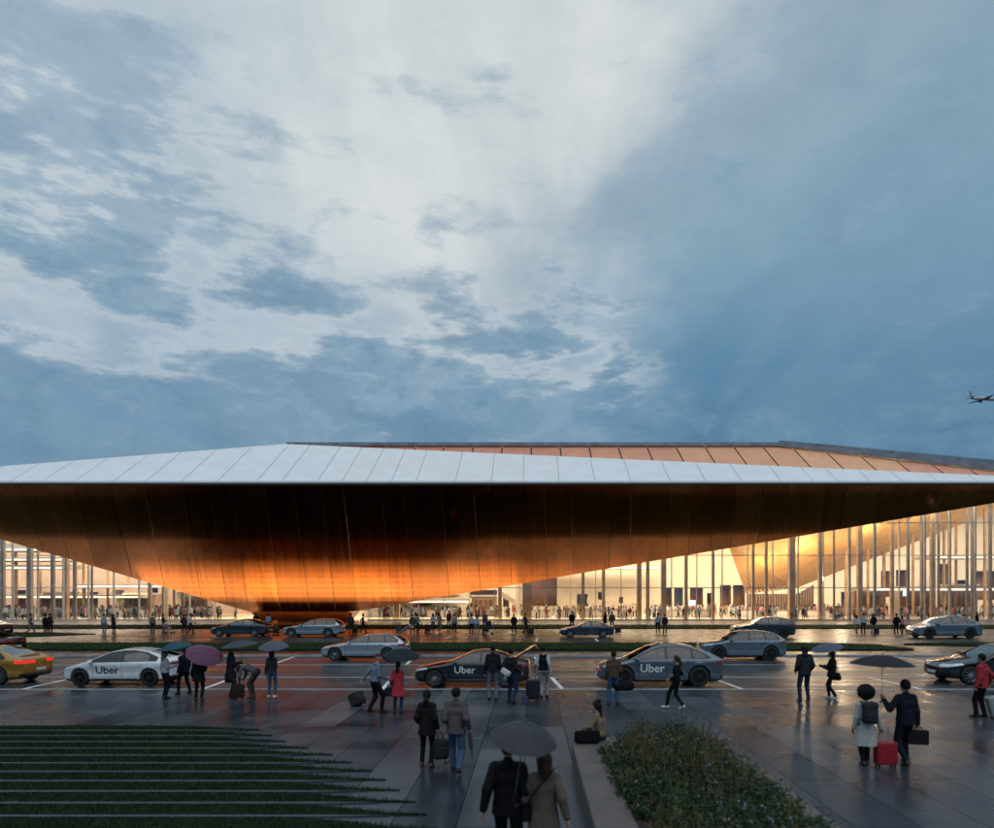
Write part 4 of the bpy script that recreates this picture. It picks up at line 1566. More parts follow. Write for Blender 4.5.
def person(label, x, y, H, rz, pose='stand', hair='short', upper=BLACK, legs=BLACK, shoes=M_SHOE_D, sleeve=None, skin=0, hairm=M_HAIR_D, coat=None, hem=None, z=0.0, group=None, **kw):
    body, ct, hr, info = human(H, pose, hair=hair, hem=hem, **kw)
    me = make_mesh('person', body[0], body[1], [M_SKIN[skin], upper, legs, shoes, sleeve or upper], body[2], smooth=True)
    o = mesh_obj('person', me, loc=(x, y, z))
    o.rotation_euler = (0, 0, math.radians(rz))
    tag(o, label, 'person', group)
    if ct is not None:
        mesh_obj('coat', make_mesh('coat', ct[0], ct[1], [coat], ct[2], smooth=True), o)
    if hr is not None:
        nm = {'hood': 'hood', 'cap': 'cap'}.get(hair, 'hair')
        mesh_obj(nm, make_mesh(nm, hr[0], hr[1], [hairm], hr[2], smooth=True), o)
    f = Figure()
    f.o, f.info = o, info
    M = Matrix.Translation((x, y, z)) @ Matrix.Rotation(math.radians(rz), 4, 'Z')
    f.M = M
    f.wl, f.wr = M @ Vector(info['wl']), M @ Vector(info['wr'])
    f.at = lambda a, b, c: M @ Vector((a, b, c))
    f.rz = math.radians(rz)
    return f


# ------------------------------------------------------------------ things people carry
def frame(z_axis, spin=0.0):
    return Vector(z_axis).normalized().to_track_quat('Z', 'Y').to_matrix().to_4x4() @ Matrix.Rotation(spin, 4, 'Z')


def umbrella(label, top, grip, R, col, rim=0.34, ribs=8, tilt=None):
    """open umbrella: canopy of gores over ribs, shaft, ferrule and hooked handle.  top = crown point, grip = hand"""
    top, grip = Vector(top), Vector(grip)
    ax = (top - grip).normalized() if tilt is None else Vector(tilt).normalized()
    r = tag(empty('umbrella', top), label, 'umbrella')
    M = frame(ax)
    Mi = M
    fabric = simple('umbrella_fabric_%d%d%d' % tuple(int(c * 999) for c in col), col, 0.62, var=0.15, scale=5, spec=0.15)
    steel = simple('umbrella_steel', (0.25, 0.26, 0.28), 0.3, metal=0.8)
    dark = simple('umbrella_handle', (0.02, 0.018, 0.017), 0.4)
    nr, na = 9, ribs * 6
    V, Fc = [], []
    hh = R * rim
    for i in range(nr + 1):
        t = i / nr
        for j in range(na):
            a = 2 * PI * j / na
            q = abs(math.cos(ribs * a / 2))                          # 1 on a rib, 0 mid gore
            rad = R * t * (1 - 0.055 * (1 - q) * t * t)
            z = -hh * (t ** 1.9) - 0.045 * R * (1 - q) * math.sin(PI * min(1, t)) - (0.0 if t < 1 else 0.015 * R * (1 - q) * 0)
            V.append(M @ Vector((rad * math.cos(a), rad * math.sin(a), z)))
    for i in range(nr):
        for j in range(na):
            Fc.append((i * na + j, i * na + (j + 1) % na, (i + 1) * na + (j + 1) % na, (i + 1) * na + j))
    me = make_mesh('canopy', [tuple(p) for p in V], Fc, [fabric], smooth=True)
    mesh_obj('canopy', me, r)
    mb = MB()
    for j in range(ribs):
        a = 2 * PI * j / ribs
        pr = None
        for i in range(0, 7):
            t = i / 6
            p = M @ Vector((R * t * math.cos(a), R * t * math.sin(a), -hh * (t ** 1.9) - 0.012))
            if pr is not None:
                mb.tube(pr, p, 0.004, n=5)
            pr = p
        mb.tube(M @ Vector((0.02 * math.cos(a), 0.02 * math.sin(a), -R * 0.42)), M @ Vector((R * 0.5 * math.cos(a), R * 0.5 * math.sin(a), -hh * 0.5 ** 1.9 - 0.012)), 0.003, n=5)
    mb.build('ribs', steel, r)
    L_ = (top - grip).length if tilt is None else (top - grip).dot(ax)
    foot = Vector((0, 0, -L_ - 0.08))
    mb = MB()
    mb.tube(M @ Vector((0, 0, 0.055)), M @ foot, 0.0075, n=8)
    mb.build('shaft', steel, r)
    mb = MB()
    mb.tube(M @ Vector((0, 0, -L_ + 0.07)), M @ foot, 0.014, n=10)
    pts = [M @ Vector((0.035 - 0.035 * math.cos(t), 0, foot.z - 0.035 * math.sin(t))) for t in np.linspace(0, PI, 8)]
    mb.path(pts, 0.011, 8)
    mb.build('handle', dark, r)
    return r


def folded_umbrella(label, grip, down, col=(0.05, 0.035, 0.035)):
    grip = Vector(grip)
    d = Vector(down).normalized()
    r = tag(empty('folded_umbrella', grip), label, 'umbrella')
    M = frame(-d)
    mb = MB()
    mb.lathe([(0.004, 0.05), (0.02, 0.02), (0.036, -0.08), (0.042, -0.28), (0.028, -0.36), (0.014, -0.40), (0.006, -0.58), (0.003, -0.62)], 12, M)
    mb.build('canopy', simple('folded_fabric', col, 0.5, bump=0.4, bscale=60), r, smooth=True)
    mb = MB()
    mb.path([M @ Vector((0.03 - 0.03 * math.cos(t), 0, 0.09 + 0.03 * math.sin(t))) for t in np.linspace(0, PI, 8)], 0.010, 8)
    mb.tube(M @ Vector((0, 0, 0.04)), M @ Vector((0, 0, 0.09)), 0.010)
    mb.build('handle', simple('umbrella_handle', (0.02, 0.018, 0.017), 0.4), r)
    return r


def suitcase(label, x, y, rz, w=0.42, d=0.25, h=0.60, col=(0.3, 0.02, 0.03), handle=0.42, tilt=0.0, soft=False, z=0.0):
    """trolley case: ribbed shell, wheels, telescopic handle, top grip"""
    r = tag(empty('suitcase', (x, y, z), 0), label, 'suitcase')
    r.rotation_euler = (tilt, 0, rz)
    shell = simple('case_%d%d%d' % tuple(int(c * 999) for c in col), col, 0.75 if soft else 0.4, spec=0.12 if soft else 0.3, var=0.15, scale=8, bump=0.2 if soft else 0.0)
    black = simple('case_black', (0.012, 0.012, 0.013), 0.5)
    steel = simple('umbrella_steel', (0.25, 0.26, 0.28), 0.3, metal=0.8)
    mb = MB()
    mb.box(-w / 2, w / 2, -d / 2, d / 2, 0.05, 0.05 + h)
    me = mb.mesh('shell', shell, bevel=0.0)
    bm = bmesh.new()
    bm.from_mesh(me)
    bmesh.ops.bevel(bm, geom=list(bm.edges), offset=0.045, segments=4, affect='EDGES', profile=0.6)
    bm.to_mesh(me)
    bm.free()
    me.polygons.foreach_set('use_smooth', np.ones(len(me.polygons), bool))
    mesh_obj('shell', me, r)
    if not soft:
        mb = MB()
        for i in range(5):
            xx = -w * 0.34 + i * w * 0.17
            for s in (-1, 1):
                mb.box(xx - 0.012, xx + 0.012, s * d / 2 - 0.004, s * d / 2 + 0.004, 0.12, h - 0.03)
        mb.build('ridges', shell, r, bevel=0.003)
    else:
        mb = MB()
        mb.box(-w * 0.36, w * 0.36, -d / 2 - 0.025, -d / 2 + 0.01, 0.12, h * 0.62)
        mb.build('pocket', shell, r, bevel=0.012)
    for sx in (-1, 1):
        for sy in (-1, 1):
            mb = MB()
            mb.tube((sx * (w / 2 - 0.05) - 0.012, sy * (d / 2 - 0.05), 0.028), (sx * (w / 2 - 0.05) + 0.012, sy * (d / 2 - 0.05), 0.028), 0.028, n=12)
            mb.box(sx * (w / 2 - 0.05) - 0.02, sx * (w / 2 - 0.05) + 0.02, sy * (d / 2 - 0.05) - 0.02, sy * (d / 2 - 0.05) + 0.02, 0.035, 0.075)
            mb.build('wheel', black, r)
    mb = MB()
    if handle > 0:
        for s in (-1, 1):
            mb.tube((s * 0.09, d * 0.3, h), (s * 0.09, d * 0.3, h + 0.05 + handle), 0.008, n=6)
        mb.tube((-0.10, d * 0.3, h + 0.05 + handle), (0.10, d * 0.3, h + 0.05 + handle), 0.014, n=8)
    mb.path([(-0.07, 0, h + 0.05), (-0.06, 0, h + 0.085), (0.06, 0, h + 0.085), (0.07, 0, h + 0.05)], 0.010, 6)
    mb.build('handle', steel if handle > 0 else black, r)
    return r


def soft_bag(name, label, cat, loc, rz, size, mat, strap=None, kind='bag', smat=None):
    """bag with a rounded body, pocket, and strap(s); strap = list of local points"""
    r = tag(empty(name, loc, rz), label, cat)
    w, d, h = size
    rr = min(w, d, h) * 0.42
    P = [('b', (0, 0, -h / 2), (w / 2, d / 2, h / 2), rr, 0, 0.02)]
    if kind == 'duffel':
        P.append(('c', (-w * 0.38, 0, -h * 0.55), (w * 0.38, 0, -h * 0.55), h * 0.48, h * 0.48, 0, 0.03))
    mesh_obj('bag_body', sdf_mesh('bag_body', P, 0.014, [mat]), r)
    P = [('b', (0, -d / 2 - 0.008, -h * 0.62), (w * 0.36, 0.028, h * 0.25), 0.024, 0, 0.02)]
    mesh_obj('pocket', sdf_mesh('pocket', P, 0.012, [mat]), r)
    mb = MB()
    for pts in (strap or [[(-w * 0.25, 0, -0.01), (-w * 0.2, 0, 0.10), (0, 0, 0.14), (w * 0.2, 0, 0.10), (w * 0.25, 0, -0.01)]]):
        mb.path(pts, 0.011, 6)
    mb.build('strap', smat or mat, r)
    return r


def briefcase(label, grip, rz, w=0.40, h=0.30, col=(0.012, 0.012, 0.013)):
    r = tag(empty('briefcase', grip, rz), label, 'briefcase')
    mat = simple('leather_%d' % int(col[0] * 999), col, 0.5, bump=0.2, spec=0.2)
    mb = MB()
    mb.box(-0.045, 0.045, -w / 2, w / 2, -h - 0.06, -0.06)
    mb.build('case_body', mat, r, bevel=0.015)
    mb = MB()
    mb.box(-0.052, 0.052, -w / 2 + 0.01, w / 2 - 0.01, -0.06 - h * 0.45, -0.052)
    mb.build('flap', mat, r, bevel=0.012)
    mb = MB()
    mb.path([(0, -0.08, -0.06), (0, -0.07, 0.0), (0, 0.07, 0.0), (0, 0.08, -0.06)], 0.011, 6)
    mb.build('handle', mat, r)
    return r


def backpack(label, f, mat, size=(0.30, 0.17, 0.44), zc=1.22, y0=-0.14):
    """worn on the back of figure f"""
    k = f.info['k']
    r = tag(empty('backpack', f.at(0, y0 * k - size[1] / 2, zc * k), f.rz), label, 'backpack')
    w, d, h = size
    mesh_obj('bag_body', sdf_mesh('bag_body', [('b', (0, 0, 0), (w / 2, d / 2, h / 2), 0.06, 0, 0.02), ('c', (-w * .3, 0.01, h * .38), (w * .3, 0.01, h * .38), 0.07, 0.07, 0, 0.04)], 0.013, [mat]), r)
    mesh_obj('pocket', sdf_mesh('pocket', [('b', (0, -d / 2 - 0.015, -h * 0.18), (w * 0.38, 0.04, h * 0.22), 0.03, 0, 0.02)], 0.012, [mat]), r)
    mb = MB()
    for s in (-1, 1):
        mb.path([(s * 0.09, d * 0.4, h * 0.40), (s * 0.115, d / 2 + 0.10, h * 0.50), (s * 0.125, d / 2 + 0.24, h * 0.38), (s * 0.13, d / 2 + 0.27, h * 0.08), (s * 0.14, d / 2 + 0.1, -h * 0.32), (s * 0.12, d * 0.4, -h * 0.38)], 0.016, 6)
    mb.build('strap', mat, r)
    return r

# ------------------------------------------------------------------ cars
def paint(name, col, rough=0.25, metal=0.35):
    return simple('paint_' + name, col, rough, metal=metal, var=0.06, scale=2.0, coat=0.6)


M_RUB = simple('tyre_rubber', (0.012, 0.012, 0.013), 0.75)
M_ALLOY = simple('alloy', (0.32, 0.33, 0.35), 0.3, metal=0.9)
M_ALLOY_D = simple('alloy_dark', (0.03, 0.03, 0.033), 0.35, metal=0.7)
M_BTRIM = simple('black_trim', (0.010, 0.010, 0.011), 0.3)
M_UNDER = simple('underbody', (0.008, 0.008, 0.008), 0.8)
M_INT = simple('car_interior', (0.022, 0.022, 0.024), 0.7)
M_LAMP = simple('headlamp_glass', (0.50, 0.54, 0.58), 0.12, metal=0.4, coat=1.0)
M_TAIL = simple('tail_lens', (0.22, 0.012, 0.012), 0.2, coat=1.0)
M_TAIL_ON = glow('tail_lit', (1.0, 0.03, 0.02), 0.75)
setp(M_TAIL_ON.node_tree.nodes['Principled BSDF'], col=(0.15, 0.01, 0.01))
M_PLATE = simple('number_plate', (0.55, 0.56, 0.57), 0.5)
M_CHROME = simple('chrome_strip', (0.55, 0.57, 0.60), 0.15, metal=1.0)
M_CGLASS, nt, b = new_mat('car_glass')
nt.nodes.remove(b)
out = nt.nodes['Material Output']
gl = N(nt, 'ShaderNodeBsdfGlossy')
gl.inputs['Roughness'].default_value = 0.02
tr = N(nt, 'ShaderNodeBsdfTransparent')
tr.inputs[0].default_value = (0.42, 0.47, 0.50, 1)
fr = N(nt, 'ShaderNodeFresnel')
ge = N(nt, 'ShaderNodeNewGeometry')
L(nt, maprange(nt, ge.outputs['Backfacing'], 0, 1, 1.6, 1 / 1.6), fr.inputs[0])
mx = N(nt, 'ShaderNodeMixShader')
L(nt, math_(nt, 'MULTIPLY', fr.outputs[0], 1.8), mx.inputs[0])
L(nt, tr.outputs[0], mx.inputs[1])
L(nt, gl.outputs[0], mx.inputs[2])
L(nt, mx.outputs[0], out.inputs[0])


def smooth_profile(pts, L_, sig=0.05):
    xs = np.linspace(-0.5, L_ + 0.5, 1200)
    ys = np.interp(xs, [p[0] for p in pts], [p[1] for p in pts])
    k = np.exp(-0.5 * (np.arange(-60, 61) * (xs[1] - xs[0]) / sig) ** 2)
    k /= k.sum()
    yp = np.concatenate([np.full(60, ys[0]), ys, np.full(60, ys[-1])])
    return xs, np.convolve(yp, k, mode='valid')


class CarType:
    pass


def car_type(key, L_, W_, top, wheels, R, windows, dlo, wscreen, rscreen, belt, lamp, tail, doors, handles, text_at=None, hood_z=None, spokes=5, dark_rim=True, tumble=0.50):
    """shell grown from a side profile, plan taper and tumblehome; front at x = 0 facing -X.  Returns the part meshes"""
    w0 = W_ / 2
    xs, zt_ = smooth_profile(top, L_)
    dz_ = np.gradient(zt_, xs)

    def Wd(x, z):
        f = np.clip((0.85 - x) / 0.85, 0, 1)
        r = np.clip((x - (L_ - 0.75)) / 0.75, 0, 1)
        plan = w0 - 0.20 * f ** 2.2 - 0.13 * r ** 2.2
        lo = np.clip((0.48 - z) / 0.30, 0, 1)
        up = np.clip(z - belt, 0, 2)
        sh = 0.018 * np.exp(-((z - (belt - 0.10)) / 0.07) ** 2) - 0.022 * np.exp(-((z - 0.55) / 0.13) ** 2)
        flare = 0
        for wx in wheels:
            rr = np.sqrt((x - wx) ** 2 + (z - R) ** 2)
            flare = flare + 0.022 * np.exp(-((rr - R - 0.06) / 0.07) ** 2)
        return plan - 0.07 * lo ** 2 - tumble * up - 0.25 * up * up + sh + flare

    def field(X, Y, Z):
        zt = np.interp(X, xs, zt_)
        dz = np.interp(X, xs, dz_)
        aY = np.abs(Y)
        crown = 0.05 * (aY / w0) ** 2                                 # roof and bonnet fall gently to the sides
        a = aY - Wd(X, Z)
        b = (Z - (zt - crown)) / np.sqrt(1 + dz * dz)
        f = smax(a, b, 0.075)
        zb = 0.20 + 0.10 * np.clip((0.55 - X) / 0.55, 0, 1) ** 2 + 0.13 * np.clip((X - L_ + 0.6) / 0.6, 0, 1) ** 2
        f = smax(f, zb - Z, 0.06)
        nose = 0.03 + 0.10 * np.clip((Z - 0.5) / 0.4, 0, 1) ** 2 + 0.06 * np.clip((0.42 - Z) / 0.2, 0, 1) + 0.24 * (aY / w0) ** 3
        tailc = L_ - 0.02 - 0.05 * np.clip((0.5 - Z) / 0.3, 0, 1) - 0.16 * (aY / w0) ** 3
        f = smax(f, nose - X, 0.09)
        f = smax(f, X - tailc, 0.08)
        for wx in wheels:
            cyl = np.maximum(np.sqrt((X - wx) ** 2 + (Z - R) ** 2) - (R + 0.035), (w0 - 0.30) - aY)
            f = np.maximum(f, -cyl)
        return f
    v = 0.034
    lo, hi = np.array([-0.1, -w0 - 0.1, 0.1]), np.array([L_ + 0.1, w0 + 0.1, max(zt_) + 0.1])
    n = np.ceil((hi - lo) / v).astype(int)
    lo[1] = -(n[1] - 1) * v / 2
    ax = [lo[i] + np.arange(n[i]) * v for i in range(3)]
    X, Y, Z = np.meshgrid(*ax, indexing='ij', sparse=True)
    Fd = field(X, Y, Z) + 0 * (X + Y + Z)
    V, Q = surface_nets(Fd, lo, v)
    V = relax(V, Q, 3, 0.5)
    e = 0.004
    for _ in range(5):
        f0 = field(V[:, 0], V[:, 1], V[:, 2])
        g = np.stack([(field(V[:, 0] + (e if i == 0 else 0), V[:, 1] + (e if i == 1 else 0), V[:, 2] + (e if i == 2 else 0)) - f0) / e for i in range(3)], 1)
        st = f0[:, None] * g / np.maximum((g * g).sum(1), 0.2)[:, None]
        ln = np.linalg.norm(st, axis=1, keepdims=True)
        V = V - st * np.minimum(1, 0.03 / np.maximum(ln, 1e-9)) * 0.8
    bm = bmesh.new()
    bv = [bm.verts.new(p) for p in V]
    for q in Q:
        try:
            bm.faces.new([bv[i] for i in q])
        except ValueError:
            pass
    bm.normal_update()

    def cut(p, no, box):
        x0, x1, y0, y1, z0, z1 = box
        fs = [f for f in bm.faces if x0 <= (c := f.calc_center_median()).x <= x1 and y0 <= abs(c.y) <= y1 and z0 <= c.z <= z1]
        if fs:
            geo = set(fs)
            for f in fs:
                geo.update(f.edges)
                geo.update(f.verts)
            bmesh.ops.bisect_plane(bm, geom=list(geo), plane_co=p, plane_no=no, dist=1e-5)

    def cut_poly(poly, y0):
        px_, pz = [p[0] for p in poly], [p[1] for p in poly]
        box = (min(px_) - 0.06, max(px_) + 0.06, y0, 9, min(pz) - 0.06, max(pz) + 0.06)
        for (xa, za), (xb, zb) in zip(poly, poly[1:] + poly[:1]):
            cut((xa, 0, za), (-(zb - za), 0, xb - xa), box)

    def inp(poly, x, z):
        s = 0
        for (xa, za), (xb, zb) in zip(poly, poly[1:] + poly[:1]):
            c = (xb - xa) * (z - za) - (zb - za) * (x - xa)
            if abs(c) < 1e-9:
                continue
            if s == 0:
                s = 1 if c > 0 else -1
            elif (c > 0) != (s > 0):
                return False
        return True
    cut_poly(dlo, 0.35)
    for w in windows:
        cut_poly(w, 0.35)
    for pl in (lamp, tail):
        cut_poly(pl, 0.30)
    for scr in (wscreen, rscreen):
        xa, ya, xb, yb = scr                                         # (x at base, half width at base, x at top, half width at top)
        x0, x1 = min(xa, xb), max(xa, xb)
        zb_ = belt - 0.12
        box = (x0 - 0.08, x1 + 0.08, 0, 9, zb_, 9)
        cut((xa, 0, 0), (1, 0, 0), box)
        cut((xb, 0, 0), (1, 0, 0), box)
        for s in (1, -1):
            cut((xa, s * ya, 0), (-(yb - ya) * s, xb - xa, 0), box)
    for xd, z0, z1 in doors:
        for q in (-0.006, 0.006):
            cut((xd + q, 0, 0), (1, 0, 0), (xd - 0.05, xd + 0.05, 0.5, 9, z0, z1))
    bm.normal_update()
    groups = {k: [] for k in ('body', 'trim', 'side', 'wind', 'rear', 'lamp', 'tail', 'under')}
    for f in bm.faces:
        c, nn = f.calc_center_median(), f.normal
        x, y, z = c
        ay = abs(y)
        k = 'body'
        if any((x - wx) ** 2 + (z - R) ** 2 < (R + 0.033) ** 2 and ay > w0 - 0.45 for wx in wheels) and z < R * 2.1 and (abs(nn.y) < 0.9 or ay < w0 - 0.2):
            k = 'under'
        elif z < 0.23 and nn.z < -0.3:
            k = 'under'
        elif abs(nn.y) > 0.35 and ay > 0.35 and inp(dlo, x, z):
            k = 'side' if any(inp(w, x, z) for w in windows) else 'trim'
        elif ay > 0.34 and inp(lamp, x, z) and x < 0.95:
            k = 'lamp'
        elif ay > 0.30 and inp(tail, x, z) and x > L_ - 0.8:
            k = 'tail'
        else:
            for nm, scr in (('wind', wscreen), ('rear', rscreen)):
                xa, ya, xb, yb = scr
                t = (x - xa) / (xb - xa)
                if 0 <= t <= 1 and ay < ya + (yb - ya) * t and nn.z > 0.12:
                    k = nm
            if k == 'body':
                if any(abs(x - xd) < 0.006 and z0 < z < z1 and abs(nn.y) > 0.5 for xd, z0, z1 in doors):
                    k = 'trim'
                elif z < 0.285 and x > 0.25:
                    k = 'trim'
                elif x < 0.35 and ay < 0.48 and 0.30 < z < 0.50 and nn.x < -0.5:
                    k = 'trim'
                elif x > L_ - 0.3 and z < 0.42 and nn.x > 0.3:
                    k = 'trim'
        groups[k].append(f)
    for gk in ('wind', 'rear'):                                      # keep the one pane, give stray slivers back to the body
        left, best = set(groups[gk]), []
        while left:
            st_, comp = [left.pop()], []
            while st_:
                f = st_.pop()
                comp.append(f)
                for e_ in f.edges:
                    for f2 in e_.link_faces:
                        if f2 in left:
                            left.discard(f2)
                            st_.append(f2)
            if len(comp) > len(best):
                groups['body'] += best
                best = comp
            else:
                groups['body'] += comp
        groups[gk] = best
    T_ = CarType()
    T_.key, T_.L, T_.W, T_.R, T_.wheels, T_.Wd, T_.spokes, T_.dark_rim, T_.handles, T_.text_at, T_.H = key, L_, W_, R, wheels, Wd, spokes, dark_rim, handles, text_at, max(zt_)
    T_.top = lambda x: float(np.interp(x, xs, zt_))

    def sub(name, keys, mats):
        vs, idx, fs, fm = [], {}, [], []
        for mi, kk in enumerate(keys):
            for f in groups[kk]:
                q = []
                for vv in f.verts:
                    if vv.index not in idx:
                        idx[vv.index] = len(vs)
                        vs.append((vv.co.x - L_ / 2, vv.co.y, vv.co.z))
                    q.append(idx[vv.index])
                fs.append(q)
                fm.append(mi)
        me = make_mesh(name, vs, fs, mats, fm, smooth=True)
        return me
    bm.verts.index_update()
    T_.body = sub('body', ['body', 'trim', 'under'], [M_BTRIM, M_BTRIM, M_UNDER])

    def halves(name, key_, mats):
        allf = groups[key_]
        res = []
        for s in (-1, 1):
            groups[key_] = [f for f in allf if f.calc_center_median().y * s > 0]
            if groups[key_]:
                res.append(sub(name, [key_], mats))
        groups[key_] = allf
        return res
    T_.side = halves('side_window', 'side', [M_CGLASS])
    T_.wind = sub('windscreen', ['wind'], [M_CGLASS])
    T_.rear = sub('rear_window', ['rear'], [M_CGLASS])
    T_.lamp = halves('headlight', 'lamp', [M_LAMP])
    T_.tail = halves('taillight', 'tail', [M_TAIL])
    bm.free()
    # cabin: floor, dashboard, seats and headrests seen through the glass
    P = []
    mb = MB()
    mb.box(0.9 - L_ / 2, L_ / 2 - 0.55, -w0 + 0.16, w0 - 0.16, 0.24, 0.42)
    mb.box(1.25 - L_ / 2, 1.75 - L_ / 2, -w0 + 0.2, w0 - 0.2, 0.5, belt - 0.05)
    sx = wheels[0] + 1.15
    for row, xx in enumerate((sx, sx + 0.92)):
        for s in (-1, 1):
            yc = s * 0.37
            M = Matrix.Translation((xx - L_ / 2, yc, 0.42)) @ Matrix.Rotation(math.radians(18), 4, 'Y')
            mb.box(-0.06, 0.06, -0.24, 0.24, 0.0, 0.58, M=M)
            mb.box(-0.045, 0.045, -0.13, 0.13, 0.61, 0.78, M=M)
            mb.box(xx - 0.5 - L_ / 2, xx - L_ / 2, yc - 0.25, yc + 0.25, 0.42, 0.52)
    T_.cabin = mb.mesh('interior', M_INT, bevel=0.03)
    # wheel
    mb = MB()
    mb.lathe([(R * 0.66, -0.105), (R * 0.90, -0.112), (R * 0.985, -0.085), (R, -0.05), (R, 0.05), (R * 0.985, 0.085), (R * 0.90, 0.112), (R * 0.66, 0.105)], 36, Matrix.Rotation(PI / 2, 4, 'X'))
    T_.tyre = mb.mesh('tyre', M_RUB, smooth=True)
    mb = MB()
    MX = Matrix.Rotation(PI / 2, 4, 'X')
    mb.lathe([(R * 0.70, 0.10), (R * 0.66, 0.105), (R * 0.62, 0.085), (R * 0.61, 0.02), (0.001, 0.02)], 32, MX, mis=[0, 0, 0, 1, 1])
    ns = spokes
    for i in range(ns):
        for q in ((-0.055, 0.055) if ns <= 5 else (0.0,)):
            a = 2 * PI * i / ns
            A = MX @ Matrix.Rotation(a, 4, 'Z')
            wd = 0.020
            mb.add([A @ Vector(p) for p in ((0.05, q * 0.5 - wd, 0.085), (R * 0.66, q * 1.5 - wd * 0.8, 0.092), (R * 0.66, q * 1.5 + wd * 0.8, 0.092), (0.05, q * 0.5 + wd, 0.085),
                                            (0.05, q * 0.5 - wd, 0.05), (R * 0.66, q * 1.5 - wd * 0.8, 0.05), (R * 0.66, q * 1.5 + wd * 0.8, 0.05), (0.05, q * 0.5 + wd, 0.05))],
                   [(0, 1, 2, 3), (0, 4, 5, 1), (3, 2, 6, 7)], 0)
    mb.lathe([(0.065, 0.06), (0.065, 0.088), (0.03, 0.096), (0.001, 0.096)], 16, MX)
    T_.rim = mb.mesh('rim', [M_ALLOY_D if dark_rim else M_ALLOY, M_BTRIM])
    mb = MB()
    P = [('e', (0, 0, 0), (0.085, 0.11, 0.075), 0, 0.02), ('c', (0.0, -0.10, -0.02), (0.03, -0.2, -0.06), 0.03, 0.02, 0, 0.03)]
    T_.mirror = sdf_mesh('mirror', P, 0.016, [M_BTRIM])
    T_.mirror_at = (dlo[0][0] + 0.28, belt + 0.06)
    return T_


def text_mesh(word, size):
    cu = D.curves.new('lettering', 'FONT')
    cu.body = word
    cu.size = size
    cu.align_x = 'CENTER'
    cu.offset = 0.006
    cu.resolution_u = 3
    o = D.objects.new('tmp', cu)
    COL.objects.link(o)
    bpy.context.view_layer.update()
    me = D.meshes.new_from_object(o.evaluated_get(bpy.context.evaluated_depsgraph_get()))
    D.objects.remove(o)
    return me


